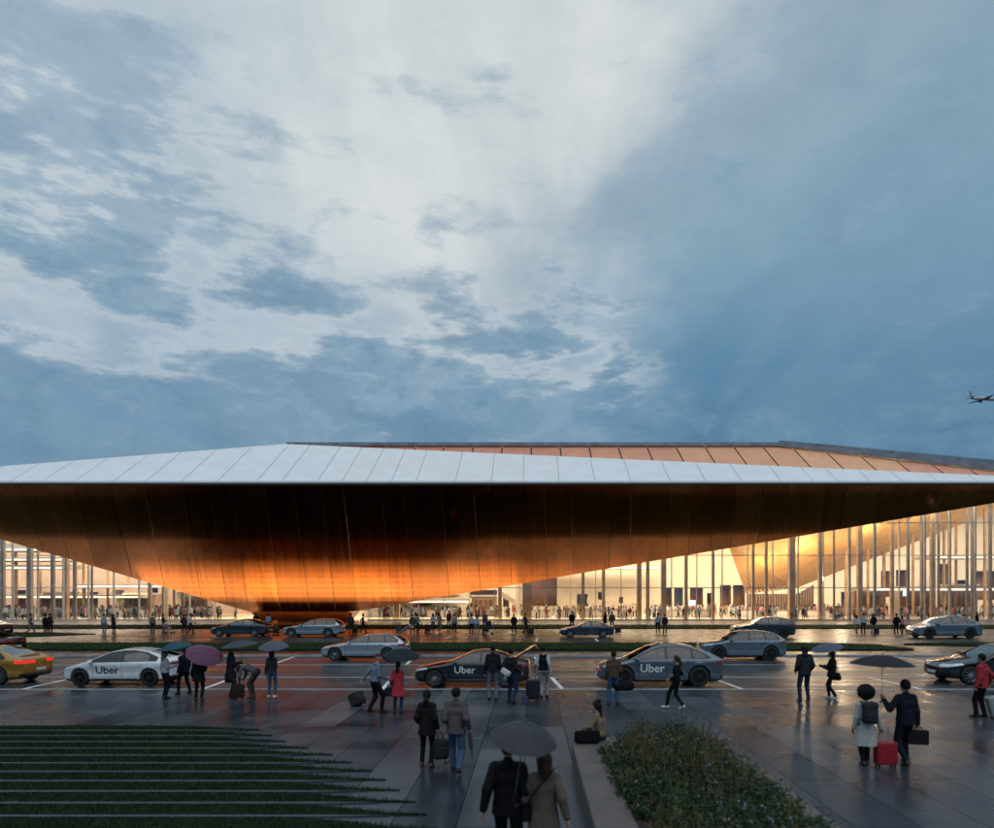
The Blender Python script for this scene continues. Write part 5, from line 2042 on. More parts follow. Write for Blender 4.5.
def place_car(T_, label, pm, px, y, d=None, scale=1.0, rz=0.0, group='cars along the road', lit=False, word=None, word_mat=None, z=ROAD_Z, open_lid=None, roof_black=False, cat='car', rim=None):
    if d is None:
        g = gp(px, y, z)
    else:
        g = Vector(((px - CX) * d / F, d, z))
    yc = g.y + T_.W / 2 * scale                                       # y marks the near wheels
    gx = (px - CX) * yc / F if d is None else g.x
    r = tag(empty('parked_car', (gx, yc, z), math.radians(rz)), label, cat, group)
    r.scale = (scale,) * 3
    b = mesh_obj('body', T_.body, r)
    b.material_slots[0].link = 'OBJECT'
    b.material_slots[0].material = pm
    for me in T_.side:
        mesh_obj('side_window', me, r)
    mesh_obj('windscreen', T_.wind, r)
    mesh_obj('rear_window', T_.rear, r)
    for me in T_.lamp:
        mesh_obj('headlight', me, r)
    for me in T_.tail:
        o = mesh_obj('taillight', me, r)
        if lit:
            o.material_slots[0].link = 'OBJECT'
            o.material_slots[0].material = M_TAIL_ON
    mesh_obj('interior', T_.cabin, r)
    hl = T_.L / 2
    for wx in T_.wheels:
        for s in (-1, 1):
            w = D.objects.new('wheel', None)
            link(w, r)
            w.location = (wx - hl, s * (T_.W / 2 - 0.115), T_.R)
            if s > 0:
                w.rotation_euler = (0, 0, PI)
            mesh_obj('tyre', T_.tyre, w)
            ro = mesh_obj('rim', T_.rim, w)
            if rim is not None:
                ro.material_slots[0].link = 'OBJECT'
                ro.material_slots[0].material = rim
    for s in (-1, 1):
        m = mesh_obj('mirror', T_.mirror, r)
        mx_, mz = T_.mirror_at
        m.location = (mx_ - hl, s * (float(T_.Wd(mx_, mz)) + 0.13), mz)
        m.scale = (1, -s, 1)
        m.material_slots[0].link = 'OBJECT'
        m.material_slots[0].material = pm
        for hx, hz in T_.handles:
            mb = MB()
            yy = float(T_.Wd(hx, hz))
            mb.box(hx - hl - 0.10, hx - hl + 0.10, s * yy - 0.012, s * yy + 0.018 * s, hz - 0.014, hz + 0.014)
            h = mb.build('door_handle', pm, r, bevel=0.006)
    mb = MB()
    mb.box(hl - 0.035, hl - 0.012, -0.26, 0.26, 0.50, 0.61)
    mb.build('number_plate', M_PLATE, r)
    mb = MB()
    mb.box(-hl + 0.0, -hl + 0.03, -0.25, 0.25, 0.36, 0.46)
    mb.build('number_plate', M_PLATE, r)
    mb = MB()
    for s in (-1, 1):
        for i in range(14):
            xa, xb = T_.wheels[0] + 0.5 + i * (T_.wheels[1] - T_.wheels[0] - 1.0) / 14, T_.wheels[0] + 0.5 + (i + 1) * (T_.wheels[1] - T_.wheels[0] - 1.0) / 14
            ya, yb = s * (float(T_.Wd(xa, 0.30)) + 0.004), s * (float(T_.Wd(xb, 0.30)) + 0.004)
            mb.quad((xa - hl, ya, 0.288), (xb - hl, yb, 0.288), (xb - hl, yb, 0.31), (xa - hl, ya, 0.31))
    mb.build('sill_strip', M_CHROME, r)
    if word:
        tx, tz, sz = T_.text_at
        me = text_mesh(word, sz)
        for vv in me.vertices:
            x_, z_ = vv.co.x + tx, vv.co.y + tz
            vv.co = (x_ - hl, -(float(T_.Wd(x_, z_)) + 0.007), z_)
        me.materials.clear()
        me.materials.append(word_mat)
        mesh_obj('lettering', me, r)
    if open_lid:
        hx, hz, ang, ln, wd = open_lid                                # hinge, angle above level, length, half width
        A = Matrix.Translation((hx - hl, 0, hz)) @ Matrix.Rotation(-math.radians(ang), 4, 'Y')
        mb = MB()
        mb.box(0.0, ln, -wd, wd, -0.03, 0.03, M=A)
        mb.box(ln - 0.02, ln + 0.02, -wd, wd, -0.22, 0.03, M=A)
        mb.build('boot_lid', [pm], r, bevel=0.02)
        mb = MB()
        for s in (-1, 1):
            mb.tube(A @ Vector((ln * 0.45, s * (wd - 0.05), -0.02)), (hx - hl + 0.25, s * (wd - 0.02), hz - 0.30), 0.011, n=6)
        mb.build('gas_strut', M_CHROME, r)
    return r


SEDAN = car_type('sedan', 4.75, 1.86, [(0, .50), (0.06, .62), (.25, .74), (.8, .86), (1.35, .95), (1.55, 1.02), (2.35, 1.37), (2.75, 1.43), (3.2, 1.415), (3.7, 1.27), (4.15, 1.08), (4.6, 1.03), (4.75, .93)],
                 (.92, 3.72), .345, [[(1.62, .985), (2.34, 1.29), (2.72, 1.345), (2.70, .975)], [(2.79, .975), (2.81, 1.345), (3.2, 1.335), (3.55, 1.25), (3.62, .985)]],
                 [(1.45, .95), (2.34, 1.325), (2.75, 1.375), (3.22, 1.365), (3.68, 1.235), (4.0, 1.04), (3.95, .955)], (1.52, .70, 2.28, .55), (4.08, .62, 3.42, .52), .93,
                 [(0.05, .60), (.10, .70), (.62, .78), (.66, .71)], [(4.35, .80), (4.36, .93), (4.9, .93), (4.9, .80)], [(1.50, .32, .93), (2.75, .32, .95), (3.72, .70, .95)], [(2.50, .84), (3.42, .85)], (2.12, .56, 0.40), spokes=10, dark_rim=False)
HATCH = car_type('hatch', 4.60, 1.80, [(0, .46), (0.05, .60), (.25, .74), (.7, .88), (1.05, .98), (2.0, 1.36), (2.45, 1.44), (2.9, 1.445), (3.5, 1.36), (4.1, 1.18), (4.45, 1.06), (4.6, .92)],
                 (.90, 3.62), .34, [[(1.30, .955), (2.02, 1.28), (2.52, 1.355), (2.50, .945)], [(2.59, .945), (2.61, 1.36), (2.95, 1.36), (3.35, 1.30), (3.55, 1.20), (3.60, .985)]],
                 [(1.10, .92), (2.02, 1.32), (2.5, 1.395), (2.95, 1.395), (3.45, 1.32), (3.95, 1.13), (3.9, .98)], (1.10, .70, 2.0, .54), (4.25, .58, 3.45, .52), .90,
                 [(0.06, .66), (.12, .76), (.62, .90), (.60, .80)], [(4.2, .84), (4.1, .98), (4.8, .96), (4.8, .84)], [(1.42, .30, .90), (2.55, .30, .93), (3.55, .66, .95)], [(2.30, .82), (3.30, .85)], (1.98, .50, 0.44), spokes=5)
WAGON = car_type('wagon', 4.90, 1.92, [(0, .52), (0.06, .64), (.25, .77), (.8, .88), (1.35, .97), (1.55, 1.03), (2.3, 1.38), (2.75, 1.455), (3.5, 1.47), (4.2, 1.40), (4.62, 1.18), (4.82, .98), (4.9, .86)],
                 (.94, 3.86), .365, [[(1.62, 1.0), (2.32, 1.31), (2.74, 1.375), (2.72, .985)], [(2.81, .985), (2.83, 1.38), (3.62, 1.385), (3.66, 1.0)], [(3.74, 1.0), (3.72, 1.38), (4.05, 1.34), (4.36, 1.16), (4.30, 1.02)]],
                 [(1.45, .965), (2.32, 1.35), (2.76, 1.41), (3.6, 1.42), (4.1, 1.375), (4.46, 1.16), (4.40, 1.0)], (1.50, .74, 2.25, .58), (4.72, .68, 4.28, .55), .95,
                 [(0.05, .62), (.10, .72), (.62, .80), (.66, .73)], [(4.45, .82), (4.42, .95), (5.0, .95), (5.0, .82)], [(1.52, .32, .95), (2.77, .32, .98), (3.78, .72, .98)], [(2.52, .86), (3.50, .87)], (2.14, .56, 0.40), spokes=5, dark_rim=False)
CROSS = car_type('crossover', 5.02, 1.98, [(0, .58), (0.06, .70), (.3, .86), (.8, .97), (1.2, 1.06), (2.1, 1.52), (2.6, 1.655), (3.1, 1.67), (3.7, 1.58), (4.3, 1.36), (4.75, 1.18), (4.95, 1.05), (5.02, .92)],
                 (.98, 3.94), .40, [[(1.45, 1.085), (2.12, 1.40), (2.62, 1.525), (2.60, 1.075)], [(2.70, 1.075), (2.72, 1.535), (3.15, 1.535), (3.62, 1.455), (3.66, 1.09)], [(3.74, 1.10), (3.72, 1.43), (4.12, 1.27), (4.22, 1.15)]],
                 [(1.25, 1.04), (2.12, 1.45), (2.60, 1.575), (3.15, 1.585), (3.68, 1.50), (4.15, 1.31), (4.42, 1.15), (4.3, 1.09)], (1.22, .76, 2.15, .60), (4.58, .62, 3.72, .55), 1.03,
                 [(0.06, .72), (.12, .82), (.66, .98), (.70, .88)], [(4.60, .90), (4.55, 1.02), (5.2, 1.02), (5.2, .90)], [(1.55, .36, 1.02), (2.65, .36, 1.05), (3.70, .78, 1.06)], [(2.42, .95), (3.48, .97)], (2.10, .58, 0.46), spokes=5)
SUV = car_type('suv', 4.75, 1.92, [(0, .62), (0.06, .76), (.22, .90), (.8, .99), (1.25, 1.05), (1.42, 1.11), (2.1, 1.50), (2.5, 1.60), (3.3, 1.60), (4.0, 1.50), (4.45, 1.26), (4.68, 1.04), (4.75, .92)],
               (.94, 3.78), .39, [[(1.55, 1.09), (2.14, 1.43), (2.58, 1.515), (2.56, 1.08)], [(2.65, 1.08), (2.67, 1.52), (3.38, 1.515), (3.46, 1.09)], [(3.54, 1.09), (3.48, 1.50), (3.9, 1.42), (4.15, 1.24), (4.12, 1.13)]],
               [(1.38, 1.05), (2.14, 1.47), (2.58, 1.555), (3.4, 1.555), (3.95, 1.46), (4.28, 1.22), (4.22, 1.09)], (1.40, .74, 2.06, .60), (4.58, .66, 4.1, .56), 1.04,
               [(0.05, .74), (.08, .84), (.60, .92), (.64, .84)], [(4.3, .90), (4.26, 1.03), (4.9, 1.03), (4.9, .90)], [(1.48, .36, 1.03), (2.61, .36, 1.05), (3.62, .78, 1.05)], [(2.38, .94), (3.30, .95)], (2.05, .62, 0.42), spokes=5)

# ------------------------------------------------------------------ the cars of the picture
P_WHITE = paint('white', (0.62, 0.65, 0.68), 0.25, 0.1)
P_BLACK = paint('black', (0.012, 0.013, 0.016), 0.18, 0.3)
P_GREY = paint('slate_grey', (0.105, 0.135, 0.165), 0.25, 0.5)
P_BLUEG = paint('blue_grey', (0.13, 0.18, 0.225), 0.25, 0.5)
P_SILV = paint('silver', (0.36, 0.41, 0.45), 0.25, 0.6)
P_SILV2 = paint('silver_blue', (0.27, 0.33, 0.38), 0.25, 0.6)
P_GOLD = paint('gold', (0.36, 0.165, 0.014), 0.25, 0.4)
P_DKBLUE = paint('dark_blue', (0.022, 0.034, 0.055), 0.22, 0.4)
M_WORD_W = simple('lettering_white', (0.75, 0.76, 0.77), 0.5)
M_WORD_B = simple('lettering_black', (0.02, 0.02, 0.022), 0.5)
# kerbside
place_car(SEDAN, 'gold saloon with lit red tail lamps parked behind the white lettered hatchback', P_GOLD, -19, 685.5, rz=0, lit=True, scale=1.05)
place_car(HATCH, 'white hatchback with black door lettering beside the umbrella group at the kerb', P_WHITE, 128.5, 686.5, word='Uber', word_mat=M_WORD_B)
place_car(SEDAN, 'black saloon with white door lettering and raised boot lid at the kerb', P_BLACK, 473, 687.5, scale=0.985, word='Uber', word_mat=M_WORD_W, open_lid=(4.05, 1.06, 32, 1.0, 0.55), rim=M_ALLOY)
place_car(CROSS, 'large slate grey crossover with white door lettering at the kerb', P_GREY, 658, 687.0, word='Uber', word_mat=M_WORD_W)
place_car(SEDAN, 'glossy black saloon without lettering at the kerb behind the suited man with umbrella', P_BLACK, 994, 685.0, scale=1.10)
# middle of the road
place_car(WAGON, 'silver estate car with raised tailgate parked across the road from the black lettered saloon', P_SILV, 366, 661.0, open_lid=(4.30, 1.42, 38, 0.85, 0.55), scale=0.97, rim=M_ALLOY)
place_car(SUV, 'blue grey sport utility car half hidden behind the slate grey crossover', P_BLUEG, 740, 660.5)
place_car(SEDAN, 'black saloon partly hidden behind the roof of the gold saloon', P_BLACK, -22, 657.0)
# drive in front of the hall
DZ = -0.004
place_car(SEDAN, 'small dark saloon with open boot near the copper belly tip', P_DKBLUE, 242, 637.0, z=DZ, group='cars on the hall drive', open_lid=(4.05, 1.06, 12, 1.0, 0.5), rim=M_ALLOY)
place_car(WAGON, 'silver blue estate car on the drive beneath the copper belly tip', P_SILV2, 314, 637.5, z=DZ, group='cars on the hall drive', rim=M_ALLOY)
place_car(SEDAN, 'dark blue saloon on the drive with people unloading luggage behind it', P_DKBLUE, 586.5, 637.8, z=DZ, scale=0.93, group='cars on the hall drive', rim=M_ALLOY)
place_car(SUV, 'dark blue car on the drive behind the blue grey sport utility car', P_DKBLUE, 762, 638.0, z=DZ, group='cars on the hall drive', scale=1.04)
place_car(CROSS, 'blue grey crossover on the drive before the right end of the glass front', P_BLUEG, 943, 638.8, z=DZ, group='cars on the hall drive', scale=1.06)
place_car(SEDAN, 'dark car on the drive cut off by the left edge of the picture', P_DKBLUE, -22, 637.5, z=DZ, group='cars on the hall drive')


# ------------------------------------------------------------------ people on the plaza
def stand(label, px, fy, hy, rz=0, **kw):
    g = gp(px, fy)
    return person(label, g.x, g.y, (fy - hy) * g.y / F, rz, **kw)


def up_arm(side, x, y, z):
    return {('lw' if side < 0 else 'rw'): (x, y, z)}


# couple under one umbrella, close to the camera
d0 = 8.5
m = person('man in black coat sharing a grey umbrella with woman in tan coat', (508 - CX) * d0 / F, d0, 1.80, -4, pose=('walk', up_arm(1, 0.20, 0.16, 1.18)), upper=BLACK, legs=BLACK, coat=BLACK, hem=0.80, v=0.014, curl={-1: 0.5, 1: 1.2})
w = person('woman in tan hooded coat with a thin shoulder strap, under the grey umbrella', (544 - CX) * d0 / F, d0 - 0.1, 1.67, 4, pose='walk2', hair='long', upper=BLACK, legs=BLACK, coat=cloth('tan_coat', (0.105, 0.085, 0.070)), hem=0.72, sex='f', v=0.014,
           hairm=M_HAIR_B)
top = pd(526, 724, 7.95)
umbrella('weathered grey umbrella held low over the pair walking by the planter', top, m.wr, 0.405, (0.045, 0.049, 0.053), rim=0.50, tilt=(0.15, -0.27, 1.0))
mb = MB()
r_ = tag(empty('shoulder_bag', w.at(-0.22, 0.06, 0.98), w.rz), 'small dark bag hanging on a thin strap across the tan coat', 'bag')
mb.box(-0.06, 0.06, -0.13, 0.13, -0.20, 0.0)
mb.build('bag_body', BLACK, r_, bevel=0.02)
mb = MB()
Rm = Matrix.Rotation(-w.rz, 4, 'Z')
pts = [w.at(-0.20, -0.02, 0.98), w.at(-0.19, -0.155, 1.10), w.at(-0.07, -0.178, 1.26), w.at(0.05, -0.160, 1.38), w.at(0.12, -0.05, 1.43), w.at(0.10, 0.12, 1.34), w.at(-0.1, 0.19, 1.1), w.at(-0.2, 0.1, 0.98)]
mb.path([Rm @ (p - r_.location) for p in pts], 0.011, 6)
mb.build('strap', BLACK, r_)

# couple walking away, with a backpack in hand and a furled umbrella
w = stand('woman in black belted coat with ponytail carrying a backpack by hand', 427, 767, 690, -6, pose=('relax', dict(rw=(0.25, 0.02, 0.88), lw=(-0.24, 0.10, 1.00))), hair='tail', upper=BLACK, legs=BLACK, shoes=M_SHOE_B, coat=cloth('brown_black', (0.016, 0.013, 0.013)), hem=0.74, sex='f', v=0.014, curl={-1: 0.6, 1: 1.3})
bk = soft_bag('backpack', 'dark backpack dangling from the hand of the woman in black coat', 'backpack', w.wr + Vector((0.06, 0.02, -0.22)), math.radians(20), (0.34, 0.20, 0.42), cloth('pack', (0.028, 0.029, 0.034)),
              strap=[[(-0.05, 0, 0.0), (-0.08, 0.0, 0.11), (0.0, 0.0, 0.14), (0.05, 0, 0.0)], [(0.10, -0.08, -0.04), (0.21, -0.08, -0.18), (0.2, -0.08, -0.42), (0.06, -0.08, -0.52), (0.08, -0.08, -0.38)]])
m = stand('man in grey brown overcoat and jeans holding a furled umbrella', 456, 773, 686, -3, pose=('walk', dict(lw=(-0.22, 0.14, 1.0), rw=(0.27, 0.0, 0.90))), upper=CHAR, legs=JEANS, coat=cloth('grey_brown', (0.085, 0.078, 0.080)), hem=0.80, v=0.014, skin=0, curl={-1: 0.6, 1: 1.3})
folded_umbrella('furled dark umbrella hanging from the hand of the man in overcoat', m.wr + Vector((0.0, 0.03, -0.05)), (0.10, 0.02, -1), (0.05, 0.035, 0.036))

# pair on the right: pale coat with red case, suit with big umbrella
w = stand('woman with round afro hair in a long pale coat pulling a red suitcase', 865.5, 766, 689, -3, pose=('relax', dict(rw=(0.33, -0.04, 0.86), la=(-0.05, -0.02, 0.085), ra=(0.06, 0.08, 0.085))), hair='afro', upper=CHAR, legs=BLACK, skin=2, coat=cloth('pale_coat', (0.40, 0.40, 0.38)), hem=0.47, sex='f', v=0.014, curl={-1: 0.5, 1: 1.3})
backpack('charcoal backpack worn over the pale coat under the afro hair', w, cloth('pack_c', (0.03, 0.032, 0.040)), size=(0.30, 0.16, 0.42), zc=1.24, y0=-0.15)
suitcase('red hard shell trolley case beside the woman in pale coat', w.wr.x + 0.10, w.wr.y + 0.02, math.radians(-4), 0.41, 0.25, 0.47, (0.30, 0.016, 0.026), handle=0.30)
m = stand('man in dark suit holding a large black umbrella upright and a briefcase', 905.5, 766, 679, 8, pose=('walk2', dict(lw=(-0.32, 0.20, 1.30), rw=(0.27, 0.0, 0.80), la=(-0.12, -0.2, 0.15), ra=(0.13, 0.16, 0.085), eh=(0.25, -1, -0.7))), upper=cloth('suit', (0.012, 0.014, 0.022)), legs=cloth('suit', (0.012, 0.014, 0.022)), shoes=M_SHOE_B, coat=cloth('suit', (0.012, 0.014, 0.022)), hem=0.84, v=0.014, curl={-1: 1.5, 1: 1.4})
g_ = m.wl + Vector((-0.03, 0.06, 0.05))
umbrella('large black umbrella held upright above the pair with the red case', (g_.x + 0.02, g_.y, 2.27), g_, 0.645, (0.016, 0.018, 0.022), rim=0.30, ribs=8)
briefcase('black briefcase in the right hand of the man in dark suit', m.wr + Vector((0.02, 0.02, -0.06)), math.radians(70), 0.40, 0.30)

# woman sitting on the planter edge, case beside her
gs = gp(604, 741, 0.45)
w = person('woman in tan jacket with long black hair sitting on the planter edge', 1.50, 14.44, 1.62, 62, pose='sit', hair='bun', upper=cloth('camel', (0.20, 0.145, 0.095)), legs=CHAR, sex='f', v=0.014, z=Z_PL + 0.005, coat=None)
b_ = tag(empty('laptop_bag', (1.19, 14.16, Z_PL + 0.003), math.radians(4)), 'black laptop bag standing on the stone planter edge', 'bag')
mb = MB()
mb.box(-0.265, 0.265, -0.07, 0.07, 0.0, 0.26)
mb.build('bag_body', BLACK, b_, bevel=0.03)
mb = MB()
mb.box(-0.22, 0.22, -0.095, -0.065, 0.03, 0.18)
mb.build('pocket', BLACK, b_, bevel=0.012)
mb = MB()
mb.path([(-0.1, 0, 0.255), (-0.08, 0, 0.31), (0.08, 0, 0.31), (0.1, 0, 0.255)], 0.012, 6)
mb.build('handle', BLACK, b_)

# kerb line, left to right
w = stand('person in pale jacket with grey hair under the teal umbrella', 165, 699, 650, -35, pose=('relax', up_arm(1, 0.14, 0.27, 1.16)), hair='long', upper=cloth('stone_jacket', (0.30, 0.32, 0.34)), legs=BLACK, sex='f', hairm=simple('hair_grey', (0.10, 0.10, 0.10), 0.6), curl=1.1)
umbrella('teal umbrella, leftmost of the huddle by the white hatchback', w.wr + Vector((0.0, 0, 0.80)), w.wr + Vector((0, 0, 0.05)), 0.53, (0.012, 0.065, 0.10), tilt=(-0.15, -0.12, 1))
m = stand('man in navy jacket standing between teal and purple umbrellas', 184, 694, 648, 70, pose=('relax', dict(la=(-0.2, 0.05, 0.085), ra=(0.2, -0.1, 0.085))), upper=NAVY, legs=BLACK, hem=0.84, coat=NAVY)
w = stand('person in black knee coat under the purple umbrella', 199, 701, 652, 5, pose=('relax', up_arm(1, 0.16, 0.26, 1.18)), hair='bob', upper=BLACK, legs=BLACK, coat=BLACK, hem=0.70, sex='f', curl=1.1)
umbrella('dusty purple umbrella tilted to the right over a black coat', w.wr + Vector((0.10, -0.22, 0.62)), w.wr + Vector((0, 0, 0.05)), 0.60, (0.13, 0.055, 0.10), tilt=(0.42, -0.38, 0.85), rim=0.42)
m = stand('man in long dark coat with briefcase facing right under a slate umbrella', 231, 697, 645, -78, pose=('relax', dict(lw=(-0.26, -0.05, 0.86), rw=(0.10, 0.36, 1.16), la=(-0.1, -0.03, 0.085), ra=(0.1, 0.06, 0.085))), upper=CHAR, legs=CHAR, shoes=M_SHOE_B, coat=cloth('slate_coat', (0.024, 0.027, 0.033)), hem=0.62, curl=1.2)
umbrella('slate umbrella held out before the man in long dark coat', m.wr + Vector((-0.10, 0, 0.74)), m.wr + Vector((0, 0, 0.05)), 0.60, (0.045, 0.055, 0.07), rim=0.26, tilt=(-0.1, -0.08, 1))
briefcase('black briefcase held behind the man in long dark coat', m.wl + Vector((-0.05, 0, -0.06)), math.radians(80), 0.34, 0.30)
w = stand('person bending down over a dark suitcase at the kerb', 253, 698, 646, 88, pose='bend', hair='bob', upper=cloth('steel_jacket', (0.085, 0.09, 0.105)), legs=cloth('brown_trousers', (0.06, 0.042, 0.034)), hairm=M_HAIR_B, sex='f', shoes=M_SHOE_B, curl=1.0)
suitcase('small brown black suitcase being handled by the bending person', w.wl.x - 0.02, w.wl.y - 0.05, math.radians(10), 0.36, 0.22, 0.44, (0.030, 0.020, 0.016), handle=0.0, soft=True)
w = stand('woman in dark jacket and blue jeans under a blue grey umbrella', 272, 698, 650, 2, pose=('relax', up_arm(1, 0.10, 0.25, 1.18)), hair='long', upper=CHAR, legs=JEANS, shoes=M_SHOE_W, sex='f', curl=1.1)
umbrella('blue grey umbrella above the woman in blue jeans', w.at(0.03, 0.02, 1.93), w.wr, 0.50, (0.075, 0.095, 0.13), rim=0.42, tilt=(0.0, -0.2, 1))

m = stand('man in blue shirt and dark trousers pulling a dark holdall', 375, 713, 653, -52, pose=('walk', dict(lw=(-0.33, -0.30, 0.86), rw=(0.20, 0.28, 1.0), la=(-0.10, -0.14, 0.10), ra=(0.10, 0.16, 0.085), chest=(0, 0.05, 1.25), neck=(0, 0.07, 1.46), head=(0, 0.12, 1.60))), hair='cap', upper=cloth('blue_shirt', (0.14, 0.18, 0.235)), legs=BLACK, hairm=cloth('maroon', (0.10, 0.03, 0.04)), curl={-1: 1.3, 1: 0.5})
c_ = gp(356.5, 706)
suitcase('dark soft holdall on wheels tipped behind the man in blue shirt', c_.x + 0.10, c_.y, math.radians(60), 0.40, 0.34, 0.40, (0.030, 0.026, 0.032), handle=0.34, tilt=-0.5, soft=True)
w = stand('woman in bright red coat under a black umbrella', 398, 713, 662, -2, pose=('relax', dict(rw=(0.10, 0.26, 1.14), lw=(-0.24, 0.08, 0.98))), hair='tail', upper=BLACK, legs=JEANS_D, coat=cloth('red_coat', (0.42, 0.040, 0.055)), hem=0.58, sex='f', curl=1.1)
umbrella('black umbrella over the woman in bright red coat', w.at(0.10, 0.08, 1.90), w.wr, 0.55, (0.010, 0.018, 0.024), rim=0.40, tilt=(0.05, -0.22, 1))
soft_bag('handbag', 'navy handbag on the arm of the woman in red coat', 'handbag', w.wl + Vector((-0.06, 0.0, -0.10)), 0.2, (0.30, 0.14, 0.26), NAVY)

m = stand('man in dark jacket and pale grey trousers, left of the man with white bag', 493, 700, 645, 4, pose='relax', upper=cloth('ink', (0.015, 0.018, 0.024)), legs=GREYP, hem=0.90, coat=cloth('ink', (0.015, 0.018, 0.024)))
m = stand('man in dark jacket and jeans with a white crossbody bag by the open boot', 511, 703, 647, -30, pose=('walk', dict(lw=(-0.24, 0.1, 1.0), rw=(0.27, 0.16, 0.95), la=(-0.15, 0.12, 0.085), ra=(0.15, -0.14, 0.11))), upper=cloth('ink', (0.015, 0.018, 0.024)), legs=JEANS_D)
wb = soft_bag('crossbody_bag', 'white crossbody bag on the back of the man in jeans', 'bag', m.at(-0.02, -0.215, 1.10), m.rz + 0.0, (0.36, 0.14, 0.20), cloth('white_bag', (0.45, 0.46, 0.48)),
              strap=[[(0.14, 0.05, -0.02), (0.17, 0.08, 0.22), (0.12, 0.16, 0.36), (0.05, 0.30, 0.34), (-0.08, 0.36, 0.1), (-0.2, 0.2, -0.05), (-0.16, 0.06, -0.06)]], smat=cloth('strap_dark', (0.06, 0.035, 0.03)))
wb.rotation_euler = (0, 0.5, m.rz)
m = stand('man in black gilet with pale sleeves and light grey trousers', 543.5, 698, 645, -14, pose=('walk2', dict(lw=(-0.30, 0.02, 0.9), la=(-0.05, -0.06, 0.085), ra=(0.08, 0.14, 0.085))), upper=BLACK, legs=cloth('pale_trousers', (0.27, 0.285, 0.31)), sleeve=cloth('pale_shirt', (0.33, 0.38, 0.43)), vest=True)
c_ = gp(533, 700.5)
suitcase('big dark suitcase behind the black lettered saloon', c_.x, c_.y, 0.1, 0.46, 0.28, 0.62, (0.020, 0.022, 0.028), handle=0.18, soft=True)
c_ = gp(525, 703)
sb_ = tag(empty('shopping_bag', (c_.x, c_.y, 0), 0.2), 'small violet blue bag standing beside the big dark suitcase', 'bag')
mb = MB()
mb.box(-0.09, 0.09, -0.06, 0.06, 0, 0.21)
mb.build('bag_body', simple('violet_bag', (0.05, 0.045, 0.12), 0.6), sb_, bevel=0.012)
mb = MB()
mb.path([(-0.05, 0, 0.20), (-0.04, 0, 0.29), (0.04, 0, 0.29), (0.05, 0, 0.20)], 0.006, 6)
mb.build('handle', simple('violet_bag', (0.05, 0.045, 0.12), 0.6), sb_)
m = stand('man in brown jacket and jeans holding a black duffel bag before the crossover', 613.5, 705, 651, 3, pose=('relax', dict(rw=(0.26, 0.10, 0.90), la=(-0.16, -0.04, 0.085), ra=(0.13, 0.02, 0.085))), upper=cloth('olive_brown', (0.075, 0.055, 0.035)), legs=JEANS, coat=cloth('olive_brown', (0.075, 0.055, 0.035)), hem=0.90, curl=1.3)
soft_bag('duffel_bag', 'black duffel bag hanging from the hand of the man in brown jacket', 'bag', m.wr + Vector((0.10, 0.03, -0.14)), 0.15, (0.54, 0.27, 0.30), BLACK, kind='duffel')
w = stand('woman in black top and leggings with white sneakers walking left', 676.5, 709, 655, 62, pose=('walk', dict(la=(-0.06, 0.30, 0.10), ra=(0.05, -0.20, 0.12), lw=(-0.22, 0.16, 0.98), rw=(0.22, 0.14, 1.05))), hair='tail', upper=BLACK, legs=BLACK, shoes=M_SHOE_W, sex='f', hairm=M_HAIR_B)
m = stand('tall man in dark hooded winter jacket and jeans, hands in pockets', 804.5, 702, 645, 2, pose='pockets', upper=cloth('slate_jacket', (0.024, 0.028, 0.033)), legs=JEANS_D, hair='hood', hairm=cloth('slate_jacket', (0.024, 0.028, 0.033)), coat=cloth('slate_jacket', (0.024, 0.028, 0.033)), hem=0.84)
w = stand('woman in black trouser suit looking at her phone under a blue grey umbrella', 832, 699, 650, 48, pose=('walk2', dict(lw=(-0.16, 0.34, 1.18), rw=(0.16, 0.22, 1.15), la=(-0.07, -0.16, 0.11), ra=(0.08, 0.12, 0.085))), hair='bob', upper=BLACK, legs=BLACK, shoes=M_SHOE_W, coat=BLACK, hem=0.80, sex='f', curl=1.2)
umbrella('blue grey umbrella over the woman with the phone', w.at(-0.02, 0.18, 1.86), w.wr, 0.52, (0.075, 0.10, 0.14), rim=0.34, tilt=(-0.22, -0.1, 1))
soft_bag('handbag', 'black handbag swinging beside the woman with the phone', 'handbag', w.at(0.30, -0.02, 0.86), w.rz, (0.12, 0.30, 0.26), BLACK, strap=[[(0, -0.08, -0.01), (-0.02, -0.05, 0.30), (-0.06, 0.02, 0.55), (-0.02, 0.06, 0.30), (0, 0.08, -0.01)]])
ph = tag(empty('phone', w.wl + Vector((-0.06, 0.05, 0.06)), w.rz), 'bright phone in the left hand of the woman in black suit', 'phone')
mb = MB()
mb.box(-0.036, 0.036, -0.005, 0.005, -0.07, 0.07)
mb.build('case', M_BTRIM, ph, bevel=0.003)
mb = MB()
mb.box(-0.032, 0.032, -0.0085, -0.0055, -0.064, 0.064)
mb.build('screen', glow('phone_glow', (0.8, 0.9, 1.0), 0.9), ph)
m = stand('man in red jacket with a silver suitcase by the black saloon', 982, 718, 654, 35, pose=('relax', dict(rw=(0.30, -0.05, 0.92), la=(-0.10, 0.10, 0.085))), upper=cloth('red_jacket', (0.33, 0.035, 0.05)), legs=BLACK, coat=cloth('red_jacket', (0.33, 0.035, 0.05)), hem=0.82, skin=1, curl=1.2)
suitcase('silver suitcase leaning behind the man in red jacket', m.wr.x + 0.16, m.wr.y - 0.10, math.radians(70), 0.44, 0.26, 0.56, (0.26, 0.29, 0.30), handle=0.32, tilt=-0.25)

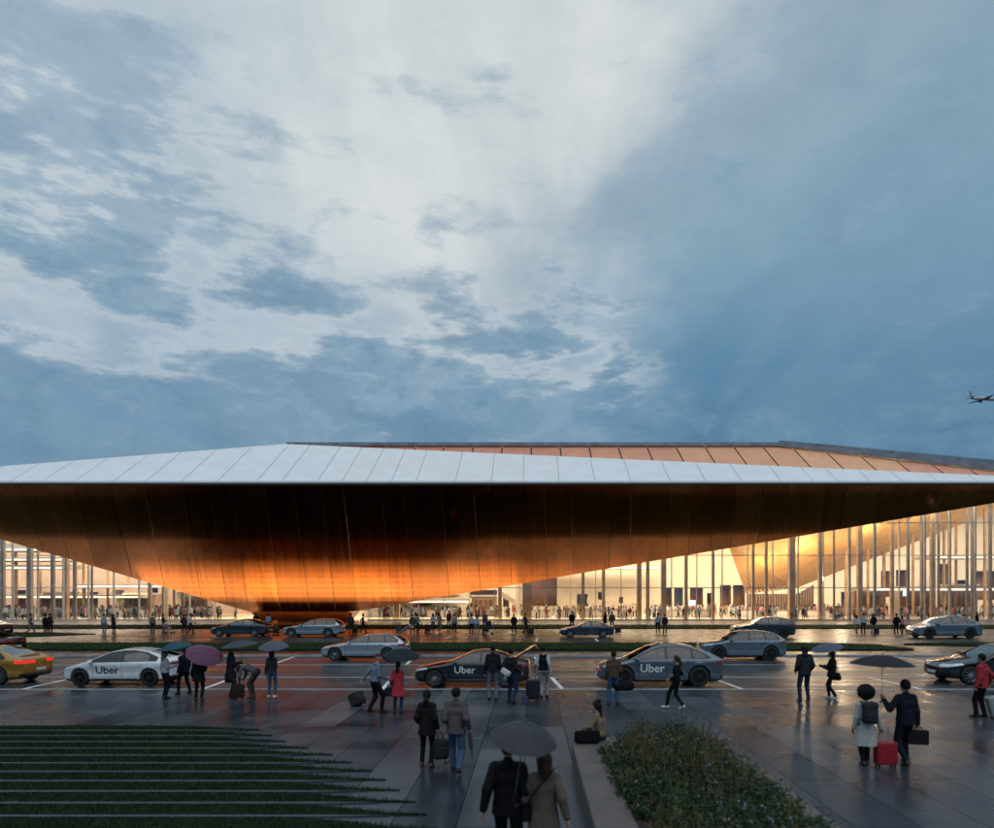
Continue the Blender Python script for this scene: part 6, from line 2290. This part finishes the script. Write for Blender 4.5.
# ------------------------------------------------------------------ people on the far walkway and in the hall: a few bodies, copied and dressed
VARS = []
for i, (ps, hr, sx, hm, vs) in enumerate([('relax', 'short', 'm', None, False), ('walk', 'short', 'm', None, False), ('walk2', 'long', 'f', None, False), ('pockets', 'short', 'm', 0.84, False),
                                          ('front', 'bob', 'f', None, False), ('stand', 'tail', 'f', 0.66, False), ('walk', 'bob', 'f', 0.60, False), ('relax', 'cap', 'm', 0.88, False)]):
    VARS.append([human(1.72 if sx == 'm' else 1.64, ps, hair=hr, sex=sx, hem=hm, v=q) for q in (0.028,)][0])
    b0, c0, h0, _ = VARS[-1]
    bm_ = make_mesh('person', b0[0], b0[1], [M_SKIN[0], BLACK, BLACK, M_SHOE_D, BLACK], b0[2], smooth=True)
    cm_ = make_mesh('coat', c0[0], c0[1], [BLACK], c0[2], smooth=True) if c0 else None
    hm_ = make_mesh('hair' if hr != 'cap' else 'cap', h0[0], h0[1], [M_HAIR_D], h0[2], smooth=True)
    VARS[-1] = (bm_, cm_, hm_)


def slot(o, i, m):
    o.material_slots[i].link = 'OBJECT'
    o.material_slots[i].material = m


def figure(var, label, x, y, rz, up_, lg, group, scale=1.0, skin=None, z=0.006, parts=True):
    bm_, cm_, hm_ = VARS[var]
    o = mesh_obj('person', bm_, loc=(x, y, z))
    o.rotation_euler = (0, 0, math.radians(rz))
    o.scale = (scale,) * 3
    tag(o, label, 'person', group)
    slot(o, 0, M_SKIN[skin if skin is not None else random.randrange(4)])
    slot(o, 1, up_)
    slot(o, 4, up_)
    slot(o, 2, lg)
    if cm_:
        c = mesh_obj('coat', cm_, o)
        slot(c, 0, up_)
    h = mesh_obj('cap' if hm_.name.startswith('cap') else 'hair', hm_, o)
    slot(h, 0, random.choice([M_HAIR_D, M_HAIR_D, M_HAIR_B]))
    return o


KH = cloth('khaki', (0.20, 0.165, 0.12))
SAGE = cloth('sage', (0.11, 0.13, 0.11))
SHIRT = cloth('pale_blue', (0.26, 0.31, 0.37))
WHITE_C = cloth('white', (0.55, 0.55, 0.54))
RED_C = cloth('wine', (0.27, 0.035, 0.04))
PINK_C = cloth('pink', (0.42, 0.17, 0.19))
GRN = cloth('moss', (0.055, 0.062, 0.045))
ORNG = cloth('orange', (0.46, 0.13, 0.04))
TANC = cloth('tan_mid', (0.30, 0.21, 0.13))
WG = 'people on the far walkway'
walkers = [
    (30.5, 634, 1, 'pedestrian in stone grey jacket with a hip bag, far left of the walkway', GREYP, KH, -70), (45.5, 634, 0, 'pedestrian in black, left one of the dark pair on the far walkway', BLACK, BLACK, 5),
    (50, 633.6, 3, 'pedestrian in charcoal coat, right one of the dark pair on the far walkway', CHAR, BLACK, -8), (104, 634, 0, 'pedestrian in pale blue top with a small pack on the far walkway', SHIRT, GREYP, 0),
    (113.5, 633.8, 5, 'pedestrian in dark coat with a bulging shoulder bag on the far walkway', CHAR, NAVY, -20), (152.5, 634, 0, 'pedestrian in grey green jacket standing legs apart, left of the pushchair', SAGE, CHAR, 4),
    (163, 633, 4, 'pedestrian in dark top pushing the pushchair', CHAR, GREYP, -80), (184, 634, 3, 'pedestrian in slate coat beside the one in white shirt', cloth('slate_coat', (0.024, 0.027, 0.033)), CHAR, 3),
    (190.5, 633.8, 1, 'pedestrian in white shirt walking beside the slate coat', WHITE_C, CHAR, -40), (256, 631, 3, 'pedestrian in black behind the small dark saloon', BLACK, BLACK, 0),
    (268.5, 632, 0, 'pedestrian in pale blue shirt beside the small dark saloon with open boot', SHIRT, CHAR, 10), (351, 633.5, 3, 'pedestrian in charcoal coat with a trolley case near the silver blue estate car', CHAR, CHAR, 0),
    (363, 633.2, 1, 'pedestrian in black striding right, behind the silver estate car', BLACK, BLACK, -75), (412.5, 634, 3, 'pedestrian in moss green coat, left of a walking pair', GRN, CHAR, 5),
    (417.5, 633.6, 1, 'pedestrian in grey top, right of a walking pair', GREYP, CHAR, -30), (433, 632, 2, 'pedestrian in pale top with a dark trolley case', LIGHT, CHAR, 10),
    (439.5, 631.5, 6, 'pedestrian in beige coat carrying a bag next to the trolley case', KH, KH, -20), (449, 628, 0, 'pedestrian in wine red jacket near the hall', RED_C, CHAR, 0),
    (454.5, 634, 0, 'pedestrian in grey shirt and dark trousers, beside the wine red jacket', GREYP, NAVY, 3), (471.5, 634.5, 0, 'pedestrian in pale blue shirt left of the luggage cart', SHIRT, NAVY, 2),
    (477, 634.5, 2, 'pedestrian in light top and jeans left of the luggage cart', LIGHT, GREYP, -10), (485, 630, 0, 'pedestrian in sage jacket behind the luggage cart', SAGE, CHAR, 20),
    (514, 634, 3, 'pedestrian in black coat standing alone right of the luggage cart', BLACK, BLACK, 0), (525.5, 633.5, 1, 'pedestrian in dark jacket pulling a small black case', CHAR, BLACK, -60),
    (572, 630, 3, 'pedestrian in black coat behind the bonnet of the dark blue saloon', BLACK, BLACK, 0), (605, 629.5, 5, 'pedestrian in black coat leaning over by the boot of the dark blue saloon', BLACK, BLACK, 40),
    (612, 630.5, 3, 'pedestrian in brown coat beside the dark blue saloon', cloth('brown_coat', (0.10, 0.062, 0.045)), CHAR, 0), (658, 633.5, 0, 'pedestrian in pale blue top, left of the pair on the far walkway', SHIRT, BLACK, 0),
    (665, 634, 0, 'pedestrian in navy with a backpack, right of the pair on the far walkway', NAVY, CHAR, -10), (856.5, 634, 2, 'pedestrian in white top, leftmost of the right hand group', WHITE_C, KH, -10),
    (863.5, 634, 0, 'pedestrian in pale grey shirt in the middle of the right hand group', LIGHT, CHAR, 0), (873.5, 634, 3, 'pedestrian in black with a small case, right hand group', BLACK, KH, 6),
    (896.5, 634.5, 3, 'pedestrian in black coat beside the one in pink', BLACK, BLACK, 0), (902, 634.5, 2, 'pedestrian in pink top near the blue grey crossover', PINK_C, CHAR, -15),
    (958.5, 628.5, 0, 'pedestrian in white shirt behind the blue grey crossover', WHITE_C, CHAR, 0), (977, 630, 5, 'pedestrian in black coat behind the rear of the blue grey crossover', BLACK, BLACK, 30),
]
for px, y, vv, lab, u_, l_, rz in walkers:
    g = gp(px, y)
    figure(vv, lab, g.x, g.y, rz, u_, l_, WG, scale=random.uniform(0.98, 1.04))

# luggage on the walkway
for px, y, lab, w_, h_, c_ in ((355, 634, 'dark trolley case beside the charcoal coat on the walkway', 0.40, 0.55, (0.02, 0.02, 0.022)), (427.5, 632, 'dark trolley case left of the pedestrian in pale top', 0.46, 0.6, (0.02, 0.021, 0.024)),
                               (399, 632, 'grey case standing right of the silver estate tailgate', 0.5, 0.6, (0.06, 0.06, 0.065)), (531, 634.5, 'small black case pulled by the pedestrian in dark jacket', 0.4, 0.42, (0.015, 0.015, 0.016)),
                               (618, 633.5, 'dark case by the boot of the dark blue saloon', 0.5, 0.45, (0.02, 0.02, 0.025)), (876.5, 634.5, 'small charcoal case of the right hand group', 0.36, 0.5, (0.025, 0.025, 0.028)),
                               (276, 634, 'dark bag case by the small dark saloon boot', 0.55, 0.42, (0.02, 0.02, 0.022))):
    g = gp(px, y)
    suitcase(lab, g.x, g.y, random.uniform(-0.4, 0.4), w_, 0.28, h_, c_, handle=0.2, soft=True)
g = gp(487.5, 634)
ct_ = tag(empty('luggage_cart', (g.x, g.y, 0)), 'luggage cart stacked with dark cases on the far walkway', 'luggage cart')
mb = MB()
mb.box(-0.5, 0.5, -0.3, 0.3, 0.16, 0.22)
mb.path([(0.5, -0.3, 0.2), (0.56, -0.3, 1.0), (0.56, 0.3, 1.0), (0.5, 0.3, 0.2)], 0.02, 6)
mb.build('frame', M_ALLOY, ct_)
for sx in (-0.4, 0.4):
    for sy in (-0.25, 0.25):
        mb = MB()
        mb.tube((sx, sy - 0.03, 0.08), (sx, sy + 0.03, 0.08), 0.08, n=12)
        mb.build('wheel', M_RUB, ct_)
for k, (dx, dz_, w_, h_, lab) in enumerate(((-0.16, 0.17, 0.55, 0.42, 'dark case lying lowest on the luggage cart'), (0.1, 0.64, 0.45, 0.40, 'dark case lying on top of the luggage cart'))):
    suitcase(lab, g.x + dx, g.y, 0.1 * k, w_, 0.32, h_, (0.022, 0.024, 0.03), handle=0, soft=True, z=dz_)
g = gp(168, 633.5)
pr = tag(empty('pushchair', (g.x, g.y, 0), math.radians(-90)), 'pale pushchair on the far walkway', 'pushchair')
mb = MB()
for s in (-0.24, 0.24):
    mb.tube((s, -0.42, 1.0), (s, 0.42, 0.10), 0.014)
    mb.tube((s, -0.30, 0.10), (s, 0.10, 0.62), 0.014)
mb.tube((-0.24, -0.42, 1.0), (0.24, -0.42, 1.0), 0.016)
mb.build('frame', M_ALLOY, pr)
mesh_obj('seat', sdf_mesh('seat', [('c', (-0.15, 0.15, 0.45), (0.15, 0.15, 0.45), 0.09, 0.09, 0, 0.05), ('c', (-0.15, -0.12, 0.55), (0.15, -0.12, 0.80), 0.10, 0.12, 0, 0.05)], 0.03, [LIGHT]), pr)
for sx in (-0.24, 0.24):
    for sy in (-0.3, 0.42):
        mb = MB()
        mb.tube((sx - 0.02, sy, 0.09), (sx + 0.02, sy, 0.09), 0.09, n=14)
        mb.build('wheel', M_RUB, pr)

# the crowd inside the lit hall
UPS = [CHAR, NAVY, BLACK, GREYP, GREYP, LIGHT, WHITE_C, WHITE_C, KH, KH, SAGE, SHIRT, SHIRT, RED_C, TANC, GRN, ORNG, PINK_C, cloth('brown_coat', (0.10, 0.062, 0.045))]  # paler mix: the hall's haze put into clothing colours
LGS = [CHAR, BLACK, NAVY, JEANS_D, JEANS, KH, GREYP]
for x0, x1, n, d0_, d1_, zone in ((-6, 238, 62, 87.2, 108, 'left'), (368, 512, 34, 87.5, 102, 'middle'), (512, 800, 74, 87.2, 114, 'centre'), (800, 1000, 52, 87.2, 114, 'right')):
    for i in range(n):
        px = random.uniform(x0, x1)
        d = d0_ + (d1_ - d0_) * random.random() ** 1.3
        lab = {'left': 'small traveller in the hall crowd behind the left glass front', 'middle': 'small traveller in the hall crowd beside the copper belly', 'centre': 'small traveller in the hall crowd before the cream wall',
               'right': 'small traveller in the hall crowd below the gold soffit'}[zone]
        if zone == 'left' and px > 215:
            d = min(d, 92)
        figure(random.randrange(8), lab, (px - CX) * d / F, d, random.uniform(0, 360), random.choice(UPS), random.choice(LGS), 'crowd in the hall, %s part' % zone, scale=random.uniform(0.95, 1.06), z=0.008)

# the rest of the crowd, too many and too small to count
Vc, Qc, Mc, off = [], [], [], 0
UPS = [GREYP, LIGHT, LIGHT, WHITE_C, WHITE_C, KH, KH, SAGE, SHIRT, SHIRT, RED_C, TANC, TANC, ORNG, PINK_C, CHAR]  # pale tones favoured, hall haze worked into the clothes
LGS = [CHAR, NAVY, JEANS, KH, GREYP, GREYP]
crowd_mats = [M_SKIN[0], M_HAIR_D] + UPS + LGS
lows = [human(1.70, ps_, hair=hr_, hem=hm_, v=0.05, hands=False, sex=sx_) for ps_, hr_, hm_, sx_ in (('relax', 'short', None, 'm'), ('walk', 'bob', None, 'f'), ('pockets', 'short', 0.84, 'm'), ('walk2', 'long', 0.62, 'f'))]
for i in range(460):
    zone = random.random()
    px = random.uniform(-4, 205) if zone < 0.3 else (random.uniform(372, 512) if zone < 0.42 else random.uniform(512, 1000))
    d = random.uniform(88, 104 if px < 512 else 115)
    b_, c_, h_, _ = random.choice(lows)
    a = random.uniform(0, 2 * PI)
    Rz = np.array([[math.cos(a), -math.sin(a), 0], [math.sin(a), math.cos(a), 0], [0, 0, 1]])
    tr_ = np.array([(px - CX) * d / F, d, 0.008])
    um, lm = 2 + random.randrange(len(UPS)), 2 + len(UPS) + random.randrange(len(LGS))
    lut = np.array([0, um, lm, 1, um])
    for part, lt in ((b_, lut), (c_, np.array([um])), (h_, np.array([1]))):
        if part is None:
            continue
        Vc.append(part[0] @ Rz.T + tr_)
        Qc.append(part[1] + off)
        Mc.append(lt[part[2]])
        off += len(part[0])
tag(mesh_obj('hall_crowd', make_mesh('hall_crowd', np.concatenate(Vc), np.concatenate(Qc), crowd_mats, np.concatenate(Mc), smooth=True)), kind='stuff')
